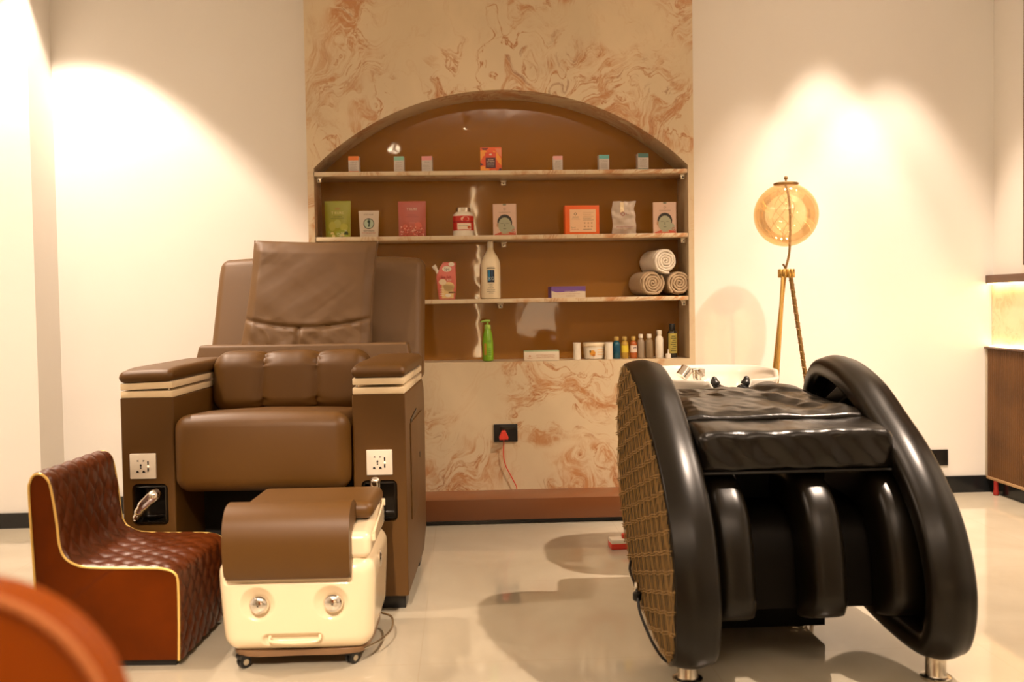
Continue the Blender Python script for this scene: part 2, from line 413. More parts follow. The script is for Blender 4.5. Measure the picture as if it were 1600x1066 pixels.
shelf(SHZ[0], 'marble shelf board at the foot of the arch, topmost of the three', .012)
shelf(SHZ[1], 'middle marble shelf board holding pouches, jar and face mask packets', .008)
shelf(SHZ[2], 'lowest marble shelf board holding the rolled towels and white bottle', -.013)

# ------------------------------------------------------------------ products
YP = 4.742
def small_box(x, z, wd, h, top, label, bottom=None, txt='SERUM', rz=0, side=None):
    t = thing('product_box', label, 'box', (x, YP+.02, z), rz, 'small cartons on the top shelf')
    obj('carton', B(-wd/2, wd/2, 0, wd*.8, 0, h, .0008), ink('carton', (.62, .56, .50)), t)
    p = Print()
    p.rect(-wd/2, h*.76, wd/2, h, top); 
    if bottom: p.rect(-wd/2, 0, wd/2, h*.13, bottom)
    g = ink('grey', (.28, .22, .18))
    p.text(txt, 0, h*.63, .006, g, 1, wd*.8)
    for k in range(5): p.rect(-wd*.36, h*(.50-.07*k), wd*(.34-.1*(k % 2)), h*(.50-.07*k)+.0018, ink('paleink', (.42, .36, .31)), 1)
    p.done(t)
    return t
small_box(-.5035, SHZ[0], .049, .081, ink('orange', (.85, .25, .06)), 'small white carton with orange top and bottom bands, leftmost on the top shelf', ink('orange', (.85, .25, .06)), 'ESSENCE', R(-6))
small_box(-.29, SHZ[0], .047, .078, ink('mint', (.28, .55, .42)), 'small white carton with pale green top band on the top shelf', None, 'SERUM', R(-4))
small_box(-.1585, SHZ[0], .049, .078, ink('rose', (.72, .30, .30)), 'small white carton with deep rose top band left of the patterned box', None, 'SERUM', R(-6))
small_box(.4655, SHZ[0], .045, .074, ink('pale_pink', (.82, .42, .40)), 'small pinkish carton right of the patterned box on the top shelf', None, 'SERUM', 0)
small_box(.6875, SHZ[0], .049, .077, ink('teal', (.16, .48, .46)), 'small white carton with teal top band on the right part of the top shelf', None, 'T CREAM', R(4))
small_box(.8765, SHZ[0], .051, .083, ink('dark_teal', (.09, .20, .18)), 'small white carton with dark green top band, rightmost on the top shelf', ink('dark_teal', (.09, .20, .18)), 'T SERUM', R(5))

t = thing('gift_box', 'orange and red patterned box with dark label in the middle of the top shelf', 'box', (.1455, YP+.01, SHZ[0]), R(-6))
obj('carton', B(-.050, .050, 0, .04, 0, .116, .001), ink('coral', (.78, .14, .05)), t)
p = Print(); og = ink('amber', (.88, .36, .07)); pk = ink('salmon', (.80, .27, .15)); dk = ink('plum', (.10, .035, .045))
p.poly([(-.05, .05), (-.035, .075), (-.01, .085), (-.03, .105), (-.05, .1)], og); p.poly([(-.05, .0), (.0, .0), (-.02, .03), (-.05, .025)], og)
p.poly([(.05, .03), (.05, .06), (.03, .09), (.01, .10), (.02, .07), (.035, .045)], og); p.poly([(.05, .07), (.05, .11), (.02, .11), (.03, .09)], pk)
p.poly([(-.045, .112), (-.01, .112), (-.02, .104), (-.035, .103)], dk); p.poly([(-.05, .03), (-.035, .035), (-.05, .045)], dk); p.poly([(.03, .0), (.05, .0), (.05, .014), (.042, .018)], dk)
p.poly([(.0, .0), (.03, .0), (.02, .012), (.0, .01)], pk)
p.rect(-.027, .016, .025, .092, ink('coral_label', (.72, .10, .05)), 1); p.rect(-.0245, .018, .0225, .067, dk, 2)
cr = ink('cream', (.82, .66, .50))
p.disc(-.001, .082, .007, .004, cr, 2); p.text('SUGAR', -.001, .058, .0065, cr, 3, .034); p.text('EXTREME', -.001, .049, .0065, cr, 3, .040)
for k in range(3): p.rect(-.018, .026+.006*k, .016, .0275+.006*k, ink('paleink', (.42, .36, .31)), 3)
p.done(t)

def pouch(x, z, wd, h, m, name, label, draw, rz=0, top=1.0, bot=1.0, crumple=0.0, thick=.035, group=None, lean=.0):
    t = thing(name, label, 'pouch', (x, YP+.03, z), rz, group)
    def half(v): # half thickness at height fraction
        v = max(0, min(1, v)); return .0012 + thick/2*(1-v)**.55*min(1, (v+.25)*1.6)*(1-v*.2)
    bm = bmesh.new()
    def fn(p):
        v = (p.z+h/2)/h; s = bot+(top-bot)*v; u = p.x/(wd/2)
        q = Vector((p.x*s, 0, p.z)); tk = half(v)*(1-abs(u)**3*.85)
        q.y = (1 if p.y > 0 else -1)*tk*(abs(p.y)/(.01))+lean*v
        if crumple:
            q.y += crumple*fbm(p.x*22+3, 0, p.z*22)*1.0; q.x += crumple*1.2*fbm(1, p.x*6, p.z*16)
            q.z += crumple*fbm(7, p.x*14, p.z*8)*v*1.4
        return q
    rbox(bm, (0, 0, h/2), (wd, .02, h), .0015, (16, 1, 22), fn, 1)
    obj('bag', bm, m, t, ang=70)
    def yf(xx, zz):
        v = zz/h; s = bot+(top-bot)*v; u = min(1, abs(xx)/(wd/2*s)); y = -half(v)*(1-u**3*.85)+lean*v
        if crumple: y += crumple*fbm(xx/s*22+3, 0, (zz-h/2)*22)-.0012
        return y-.0008
    p = Print(yf); draw(p); p.done(t)
    return t
def d_green(p):
    y = ink('gold_print', (.72, .60, .22)); d = ink('darkgreen', (.035, .045, .01)); l = ink('leafpale', (.50, .52, .25))
    p.text('T KURE', 0, .118, .013, y, 1, .07); p.disc(0, .137, .014, .005, ink('brown_print', (.35, .22, .03)), 1)
    p.text('LEMONGRASS', 0, .100, .005, d, 1, .04); p.text('MANICURE PEDICURE SPA', 0, .092, .004, d, 1, .062)
    random.seed(3)
    for k in range(26): p.disc(random.uniform(-.05, .05), random.uniform(.008, .032), .008, .007, random.choice((d, l, y, ink('leaf', (.3, .36, .05)))), 1+k % 3, 8)
    p.disc(-.025, .055, .016, .022, ink('olive', (.42, .40, .06)), 1); p.disc(.03, .05, .018, .018, ink('olive', (.42, .40, .06)), 1); p.disc(0, .066, .018, .02, ink('olive2', (.38, .38, .08)), 0)
pouch(-.5835, SHZ[1], .125, .175, mat('olive_foil', (.30, .30, .015), .3, spec=.7), 'green_pouch', 'olive green stand-up pouch, leftmost on the middle shelf', d_green, R(-3), 1.0, .93, group=None)
def d_foot(p):
    d = ink('darkgreen2', (.03, .05, .035)); r = ink('redink', (.45, .08, .05))
    p.text('FOOT MASK', 0, .109, .007, ink('brownink', (.16, .09, .05)), 1, .045)
    p.ring(0, .066, .0255, .003, d, 1); p.disc(0, .066, .022, .022, ink('palegreen', (.42, .50, .36)), 0)
    p.poly([(-.006, .080), (.002, .084), (.007, .078), (.006, .068), (.004, .060), (.004, .052), (-.003, .050), (-.003, .058), (.0, .066), (-.006, .072)], d, 2)
    for k in range(4): p.disc(-.006+.0042*k, .087-.0008*k, .0017, .002, d, 2, 8)
    p.text('MOISTURIZING', 0, .032, .0065, d, 1, .052); p.text('FOOT SPA SOCK PACK', 0, .022, .0065, r, 1, .064)
pouch(-.4375, SHZ[1], .097, .127, mat('white_sachet', (.62, .52, .40), .4), 'footprint_sachet', 'small white sachet with a footprint in a green ring on the middle shelf', d_foot, R(-2), 1.0, .88, thick=.02)
def d_pink(p):
    l = ink('pinkpale', (.78, .42, .32)); d = ink('maroon', (.18, .02, .02))
    p.text('T KURE', 0, .132, .011, cr, 1, .055); p.text('ROSE PETAL', 0, .104, .0055, d, 1, .04); p.text('MANICURE PEDICURE SPA', 0, .096, .004, d, 1, .062)
    random.seed(5)
    for k in range(90): p.disc(random.uniform(-.055, .055), random.uniform(.006, .05), .0035, .003, random.choice((l, ink('pinkmid', (.60, .14, .09)), ink('pinkred', (.42, .05, .035)))), 1+k % 3, 7)
    p.disc(-.032, .045, .012, .016, ink('pinkmid', (.60, .14, .09)), 0); p.disc(.028, .052, .018, .018, ink('pinkmid', (.60, .14, .09)), 0); p.rect(-.014, .03, .014, .07, ink('pinkbox', (.5, .13, .09)), 0)
pouch(-.233, SHZ[1], .132, .170, mat('rose_foil', (.42, .085, .05), .3, spec=.7), 'pink_pouch', 'deep pink stand-up pouch left of the red-labelled jar', d_pink, R(-2), 1.0, .97)

t = thing('cream_jar', 'white jar with red label and silver lid on the middle shelf', 'jar', (.010, YP+.05, SHZ[1]))
obj('jar_body', LA([(.046, 0), (.049, .003), (.049, .095), (.047, .106), (.038, .113), (.036, .116)], n=40), WHITEP, t)
bm = bmesh.new(); lathe(bm, [(.034, .115), (.036, .117), (.036, .136), (.034, .138)], n=40); obj('lid', bm, STEEL, t)
p = Print(Rw=.0492); red = ink('jar_red', (.55, .03, .015)); p.rect(-.072, .028, .072, .097, red, 0, 24); p.rect(-.03, .032, .04, .062, cr, 1, 12)
p.disc(.008, .082, .02, .012, ink('jarpale', (.72, .42, .28)), 1); p.text('GEL', .008, .078, .01, red, 2); p.text('BODY MASSAGE', .0, .050, .006, ink('greeninks', (.15, .22, .1)), 2, .045)
p.disc(.028, .042, .009, .008, ink('strawb', (.5, .1, .03)), 2); p.rect(-.072, .066, .072, .072, ink('darkred', (.32, .01, .01)), 1, 24); p.done(t)

def d_mask(p):
    sk = ink('clay_green', (.36, .36, .24)); hr = ink('hairband', (.035, .028, .022)); g = ink('linegrey', (.20, .20, .13)); rd = ink('redorange', (.55, .10, .05))
    p.text('O', 0, .128, .011, ink('brownink', (.16, .09, .05)), 1); p.text('+', .007, .128, .004, ink('brownink', (.16, .09, .05)), 1)
    p.text('CLEANSE BRIGHTEN', 0, .112, .0048, ink('brownink', (.16, .09, .05)), 1, .055)
    p.poly([(-.056, 0), (.056, 0), (.05, .012), (.022, .020), (-.015, .020), (-.045, .010)], rd, 1)
    p.poly([(-.016, .008), (.02, .008), (.02, .03), (-.016, .03)], ink('skin', (.5, .28, .16)), 2)
    p.disc(.0, .064, .0355, .038, hr, 2); p.disc(-.034, .052, .005, .010, ink('skin', (.5, .28, .16)), 2)
    p.disc(.0, .050, .031, .038, sk, 3); p.disc(.032, .034, .015, .018, ink('clay_green2', (.38, .38, .27)), 2)
    p.disc(-.013, .060, .008, .0016, g, 4, 10); p.disc(.013, .060, .008, .0016, g, 4, 10); p.disc(0, .034, .008, .0025, g, 4, 10)
    p.poly([(-.003, .045), (.003, .045), (.0015, .058), (-.0015, .058)], g, 4)
    p.ring(.041, .024, .008, .002, rd, 4, 14); p.ring(.045, .014, .007, .002, rd, 4, 14); p.rect(-.008, .145, .008, .152, g, 1)
def packet(x, z, wd, h, rz, label, gap=0):
    t = thing('mask_packet', label, 'packet', (x, YP+.03, z), rz, 'clay face mask packets on the middle shelf')
    bm = bmesh.new(); rbox(bm, (0, 0, h/2), (wd, .012, h), .003, (6, 2, 6), lambda q: Vector((q.x, q.y*(1-.5*(abs(q.x)/(wd/2))**4), q.z)), 2); obj('sleeve', bm, mat('peach_card', (.66, .45, .33), .4), t)
    p = Print(lambda xx, zz: -.0066); d_mask(p); p.done(t); return t
pk1 = packet(.2075, SHZ[1], .112, .153, R(-3), 'pale mask packet with a green clay face, standing in the shelf centre')
dup(pk1, (.9785, YP+.03, SHZ[1]), 'pale mask packet with a green clay face at the right end of the shelf')

t = thing('facial_kit_box', 'bright orange box with cream label on the right of the middle shelf', 'box', (.5785, YP+.02, SHZ[1]), R(3))
obj('carton', B(-.083, .083, 0, .05, 0, .141, .001), mat('orange_card', (.80, .13, .015), .4), t)
p = Print(); p.rect(-.06, .014, .066, .122, ink('peachlabel', (.80, .52, .30))); bi = ink('brownink', (.16, .09, .05)); mi_ = ink('midbrown', (.48, .26, .13))
p.poly([(-.033, .092), (-.025, .1), (-.033, .108), (-.041, .1)], bi, 1); p.poly([(-.033, .095), (-.028, .1), (-.033, .105), (-.038, .1)], ink('peachlabel', (.80, .52, .30)), 2)
p.text('JASMINE', -.032, .085, .006, bi, 1, .04); p.text('COSMETICS', -.032, .076, .006, mi_, 1, .04)
for k in range(5): p.rect(.004, .106-.009*k, .055-.012*(k % 2), .1075-.009*k, mi_ if k < 3 else bi, 1)
for i in range(3):
    for j in range(2): p.disc(.012+.017*i, .057-.017*j, .004, .004, mi_, 1, 10)
p.text('Facial', -.044, .036, .007, bi, 1, .02); p.text('De-tan Kit', -.035, .027, .006, ink('redink', (.45, .08, .05)), 1, .04); p.rect(.004, .026, .045, .028, bi, 1)
p.done(t)
def d_silver(p):
    rd = ink('maroonink', (.28, .02, .03)); dkk = ink('blackink', (.03, .025, .02))
    p.rect(-.018, .105, .0, .155, ink('creamtab', (.82, .66, .42)), 1)
    p.text('O', -.006, .098, .021, rd, 2); p.text('3', .010, .098, .010, dkk, 2); p.text('+', .019, .094, .012, rd, 2)
    p.text('SPECIAL FACIAL KIT', .004, .036, .007, rd, 2, .085); p.text('FOR GLOWING SKIN', .006, .026, .0055, ink('midbrown', (.48, .26, .13)), 2, .07); p.text('KIT', .006, .017, .005, ink('midbrown', (.48, .26, .13)), 2)
pouch(.781, SHZ[1], .116, .162, mat('silver_foil', (.50, .41, .33), .32, .3), 'silver_pouch', 'crumpled silver grey pouch marked with a large O on the middle shelf', d_silver, R(-4), .93, 1.02, .006, .03)

# row three
t = thing('refill_pouch', 'pink refill pouch with white corner spout on the lowest shelf board', 'pouch', (-.0795, YP+.03, SHZ[2]), R(4))
pts = [(-.034, 0), (.044, 0), (.050, .06), (.050, .175), (.034, .178), (-.010, .178), (-.022, .160), (-.042, .118), (-.044, .1)]
bm = bmesh.new(); prism(bm, pts, 'y', -.012, .012, .006, 3); obj('bag', bm, mat('coral_film', (.62, .14, .10), .3, spec=.7), t)
obj('spout', TU([(-.034, 0, .125), (-.050, 0, .155)], .008, 14), WHITEP, t)
obj('spout_cap', TU([(-.048, 0, .150), (-.056, 0, .163)], .0105, 14), WHITEP, t)
p = Print(lambda x, z: -.0125); wh = ink('whiteprint', (.75, .66, .52))
p.disc(.006, .146, .022, .014, wh, 1); p.text('Spa', .006, .146, .014, ink('blackink', (.03, .025, .02)), 2); p.disc(.028, .168, .014, .010, wh, 0)
p.text('Spa Salt', .002, .108, .012, ink('maroonink', (.28, .02, .03)), 1, .06); p.text('Rose', .016, .094, .008, wh, 1)
p.rect(-.02, .006, .036, .07, ink('straw', (.70, .50, .22)), 0); p.disc(.014, .062, .026, .022, ink('straw', (.70, .50, .22)), 0)
p.rect(.012, .03, .044, .038, ink('brownbar', (.2, .09, .03)), 2); p.disc(-.015, .084, .018, .014, ink('straw2', (.72, .56, .36)), 1); p.disc(.01, .02, .014, .008, wh, 2)
for k in range(5): p.rect(-.03, .052-.008*k, -.01, .054-.008*k, wh, 1)
p.done(t)
t = thing('lotion_bottle', 'tall white bottle with blue and black label on the lowest shelf board', 'bottle', (.1365, YP+.05, SHZ[2]))
obj('bottle_body', LA([(.040, 0), (.046, .004), (.047, .012), (.047, .158), (.045, .178), (.036, .200), (.022, .222), (.016, .236), (.0145, .246)], n=40), mat('ivory_plastic', (.80, .68, .46), .28), t)
obj('cap', LA([(.0135, .244), (.0155, .246), (.0145, .272), (.012, .277), (.006, .279)], n=28), WHITEP, t)
p = Print(Rw=.0472); bk = ink('blackink', (.03, .025, .02))
p.rect(-.017, .078, .017, .138, ink('navy', (.012, .016, .03)), 0, 8); p.rect(-.012, .085, -.004, .138, ink('blueprint', (.03, .22, .42)), 1, 4); p.rect(.002, .1, .008, .138, ink('navyblue', (.02, .07, .16)), 1, 3)
p.text('XG', 0, .097, .016, ink('silverprint', (.5, .55, .55)), 2, .03); p.text('LUMINOUS', 0, .151, .005, bk, 1, .034); p.rect(-.02, .144, .02, .1475, bk, 1, 8)
for k, wv in enumerate((.013, .008, .014, .02, .019, .01)): p.text('PROFESSIONAL' if k > 1 else 'THERAPY', 0, .070-.0085*k, .0042, bk, 1, wv*2)
p.done(t)
t = thing('lilac_box', 'flat white box with purple top lying on the lowest shelf board', 'box', (.508, YP+.02, SHZ[2]), R(5))
obj('carton', B(-.083, .083, 0, .09, 0, .052, .0008), ink('boxcream', (.70, .60, .46)), t)
p = Print(); pu = ink('purple', (.17, .08, .28)); p.poly([(-.083, .052), (-.083, .034), (-.06, .026), (.03, .027), (.045, .032), (.083, .03), (.083, .052)], pu, 0)
p.text('WAXING STRIPS', .01, .030, .006, cr, 1, .08); p.text('HAIR REMOVAL STRIPS FOR FACE', 0, .019, .0055, mi_, 1, .14); p.text('SENSITIVE SKIN', .01, .009, .005, mi_, 1, .13); p.done(t)
obj('lid_flap', B(-.084, .084, -.001, .091, .050, .0545, .0005), pu, t)
obj('side_panel', B(-.0838, -.083, 0, .09, .001, .052), pu, t)

def towel(x, z, r, L, m, label, seed, rz):
    t = thing('rolled_towel', label, 'towel', (x, 4.712, z+r), rz, 'rolled towels stacked in the alcove')
    turns = 4.2; n = 150; th_ = r/(turns+.4)*.80; bm = bmesh.new(); rnd = random.Random(seed)
    ph = rnd.uniform(0, 6)
    def prof(u, off):
        a = ph+u*turns*2*PI; rr = r*(.10+.86*u)-off
        wv = .0028*fbm(cos(a)*2+seed, sin(a)*2, u*3)*(.5+u); return Vector(((rr+wv)*cos(a), 0, (rr+wv)*sin(a)))
    rows = []
    NY = 10
    for i in range(n+1):
        u = i/n; o_, i_ = prof(u, 0), prof(u, th_); ring = []
        sec = [(i_, .004)] + [((i_*.7+o_*.3), 0)] + [((i_*.3+o_*.7), 0)] + [(o_, .004)] + [(o_*(1+.02*fbm(k, u*20, seed)), k*L/NY) for k in range(1, NY)] + [(o_, L-.004), ((i_+o_)/2, L), (i_, L-.004)]
        for q, yy in sec: ring.append(bm.verts.new((q.x, yy+.004*fbm(q.x*30, q.z*30, seed), q.z)))
        rows.append(ring)
    for a, b in zip(rows, rows[1:]):
        for k in range(len(a)): bm.faces.new((a[k], b[k], b[(k+1) % len(a)], a[(k+1) % len(a)]))
    bm.faces.new(rows[0]); bm.faces.new(rows[-1][::-1])
    obj('towel_roll', bm, m, t, ang=60)
    bm = bmesh.new(); lathe(bm, [(r*.9, 0), (r*.9, L*.8)], (0, 0, 0), 20, Matrix.Translation((0, .03, 0)) @ Matrix.Rotation(-PI/2, 4, 'X')); obj('inner_layers', bm, m, t)
    return t
TW = mat('white_terry', (.80, .72, .60), .95, spec=.1, bump=(260, .5, .002)); TB = mat('beige_terry', (.50, .37, .235), .95, spec=.1, bump=(260, .5, .002))
towel(.908, SHZ[2], .0635, .205, TB, 'beige rolled towel at the lower left of the stack of three', 2, R(9))
towel(1.0355, SHZ[2], .0615, .20, TB, 'beige rolled towel at the lower right, against the alcove side', 9, R(1.5))
towel(.972, SHZ[2]+.104, .064, .205, TW, 'white rolled towel resting on top of the two beige ones', 5, R(11))

# bottom of the alcove
ZB = .7265
t = thing('pump_bottle', 'lime green pump bottle standing at the alcove bottom', 'bottle', (.1175, YP+.04, ZB))
GRN = mat('lime_gel', (.20, .42, .02), .15, coat=.5)
obj('bottle_body', LA([(.018, 0), (.026, .003), (.0265, .01), (.026, .09), (.021, .13), (.0155, .15), (.014, .156)], n=32), GRN, t)
obj('collar', LA([(.0145, .155), (.0155, .157), (.015, .172), (.011, .175), (.0045, .176), (.0045, .19)], n=24), mat('lime_cap', (.36, .58, .10), .3), t)
obj('pump_head', TU([(.012, -.002, .193), (-.005, -.002, .194), (-.024, -.004, .192), (-.032, -.006, .188)], [.0055, .0065, .0045, .003], 12), mat('lime_cap', (.36, .58, .10), .3), t)
p = Print(Rw=.0262); p.rect(-.020, .03, -.008, .086, ink('amber2', (.55, .30, .03)), 0, 4); p.text('ALOE', .004, .097, .007, ink('darkgreen', (.035, .045, .01)), 1); p.rect(-.002, .02, .018, .085, ink('lime2', (.22, .46, .03)), 0, 5)
for k in range(4): p.rect(0, .06-.01*k, .014, .0615-.01*k, ink('darkgreen', (.035, .045, .01)), 1, 4)
p.done(t)
t = thing('skin_care_carton', 'flat white carton with green edges lying at the alcove bottom', 'box', (.3745, YP+.02, ZB), R(-1))
obj('carton', B(-.0845, .0845, 0, .07, 0, .042, .0008), ink('boxcream', (.70, .60, .46)), t); obj('top_panel', B(-.0845, .0845, 0, .07, .042, .0465, .0006), mat('palegreen_card', (.34, .46, .26), .4), t)
p = Print(); p.poly([(-.063, .021), (-.057, .027), (-.051, .021), (-.057, .015)], mi_, 1); p.rect(-.068, .010, -.045, .012, mi_, 1); p.text('OXYGEN BRIGHTENING', .018, .025, .0065, mi_, 1, .09); p.text('ADVANCED SKIN WHITENING', .018, .015, .0065, mi_, 1, .085); p.done(t)
def tube_box(x, label):
    t = thing('cream_tube', label, 'tube', (x, YP+.05, ZB), 0, 'plain white tubes at the alcove bottom')
    obj('tube_body', LA([(.0185, 0), (.019, .002), (.018, .07), (.018, .076)], n=24), WHITEP, t); obj('rim', LA([(.018, .076), (.0195, .077), (.0195, .080), (.017, .081)], n=24), WHITEP, t)
    return t
tw0 = tube_box(.5485, 'plain white tube standing alone left of the scrub tub')
dup(tw0, (.701, YP+.03, ZB), 'plain white tube between the scrub tub and blue bottle')
t = thing('scrub_tub', 'wide white tub with orange fruit print at the alcove bottom', 'tub', (.6355, YP+.08, ZB))
obj('tub_body', LA([(.045, 0), (.050, .003), (.053, .06), (.053, .062)], n=40), WHITEP, t); obj('lid', LA([(.0545, .060), (.0555, .062), (.0555, .076), (.053, .079)], n=40), mat('cream_lid', (.80, .66, .44), .3), t)
p = Print(Rw=.0522); p.disc(-.014, .03, .014, .013, ink('fruit', (.75, .36, .05)), 1); p.disc(-.025, .037, .004, .007, ink('darkleaf', (.08, .08, .02)), 2); p.disc(-.008, .020, .007, .005, ink('fruit2', (.55, .2, .03)), 2)
for k in range(3): p.rect(.01, .044-.012*k, .05, .049-.012*k, ink('peachband', (.80, .55, .28)), 1, 6)
p.done(t)
def vial(x, r, h, body, cap, label, lab=None, gl=True, yy=YP+.05):
    t = thing('oil_bottle', label, 'bottle', (x, yy, ZB), 0, 'small bottles at the alcove bottom')
    obj('bottle_body', LA([(r*.9, 0), (r, .003), (r, h*.68), (r*.8, h*.76), (r*.5, h*.80), (r*.5, h*.84)], n=24), body, t)
    obj('cap', LA([(r*.58, h*.83), (r*.62, h*.84), (r*.62, h*.985), (r*.52, h)], n=20), cap, t)
    if lab:
        p = Print(Rw=r+.0002); p.rect(-r*1.1, h*.28, r*1.1, h*.6, lab[0], 0, 8)
        if lab[1]: p.disc(r*.3, h*.48, r*.45, r*.3, lab[1], 1, 12)
        p.done(t)
    return t
GC = mat('gold_cap', (.62, .44, .13), .35, .3)
vial(.741, .018, .106, mat('blue_oil', (.004, .09, .14), .12, coat=.5), GC, 'small blue bottle with gold cap beside the scrub tub', (ink('deepblue', (.004, .075, .13)), None))
vial(.7805, .0185, .106, mat('yellow_oil', (.42, .25, .03), .12, coat=.5), GC, 'small amber bottle with yellow label and gold cap', (ink('yellowlab', (.72, .55, .04)), None))
vial(.8235, .0175, .106, mat('red_oil', (.38, .09, .015), .12, coat=.5), GC, 'small red-brown bottle with white label and gold cap', (ink('labwhite', (.75, .62, .50)), ink('plumdot', (.09, .03, .04))))
GRY = mat('grey_bottle', (.32, .25, .17), .25, coat=.3)
vial(.860, .0165, .117, GRY, WHITEP, 'slim greyish bottle with white cap right of the red-brown one')
vial(.9005, .0195, .117, mat('clear_bottle', (.24, .165, .085), .15, coat=.5), WHITEP, 'clear brownish bottle with white cap, wider than its grey neighbour')
t = vial(.9505, .0195, .134, WHITEP, WHITEP, 'white cylindrical bottle with white cap, tallest white one in the row')
t = thing('dropper_bottle', 'tiny white dropper bottle in front of the black-capped bottle', 'bottle', (.985, YP+.006, ZB))
obj('bottle_body', LA([(.0125, 0), (.013, .002), (.013, .019), (.010, .022)], n=20), WHITEP, t); obj('nozzle', LA([(.004, .021), (.0035, .024), (.0022, .042), (.0015, .044)], n=12), WHITEP, t)
t = thing('massage_oil_bottle', 'dark bottle with yellow label and black cap, tallest in the bottom row', 'bottle', (1.016, YP+.06, ZB))
obj('bottle_body', LA([(.021, 0), (.023, .003), (.023, .12), (.019, .130), (.012, .134)], n=28), mat('dark_glass', (.02, .016, .01), .12, coat=.5), t)
obj('cap', LA([(.0135, .132), (.0145, .134), (.0145, .162), (.013, .164)], n=24), BLACKP, t)
p = Print(Rw=.0232); p.rect(-.026, .022, .026, .118, ink('oliveyellow', (.46, .37, .08)), 0, 10)
for k in range(8): p.rect(-.012+.004*(k % 3), .032+.010*k, .016-.003*(k % 2), .036+.010*k, ink('darkgreen', (.035, .045, .01)), 1, 4)
p.done(t)

# outlet with red plug and cable
t = thing('wall_socket', 'black rectangular socket plate on the marble below the alcove', 'socket', (.193, 4.70, .389))
obj('plate', B(-.056, .056, -.010, -.0005, -.042, .042, .002), BLACKP, t)
obj('switch_rocker', B(-.026, .048, -.013, -.010, .014, .030, .001), DARKG, t)
t = thing('power_cord', 'red plug and thin red cord hanging from the black socket', 'cord', (.182, 4.69, .385))
obj('plug', PR([(-.02, -.024), (.02, -.024), (.022, -.012), (.008, .018), (-.008, .018), (-.022, -.012)], 'y', -.037, -.002, .004), REDP, t)
obj('cord', TU(spline([(0, -.02, -.024), (0, -.015, -.05), (-.002, -.012, -.1), (.008, -.010, -.15), (.03, -.010, -.195), (.055, -.012, -.2445), (.058, -.012, -.262)], 6), .0026, 8), REDP, t)

# extension board on the floor
t = thing('extension_board', 'small red and white extension board on the tiles by the black chair', 'extension board', (.665, 4.0, 0), R(4))
obj('base', B(-.085, .085, -.035, .035, 0, .024, .004), REDP, t); obj('cover', B(-.084, .084, -.034, .034, .022, .040, .004), WHITEP, t); obj('plug', B(-.035, .0, -.015, .01, .039, .058, .004), REDP, t)

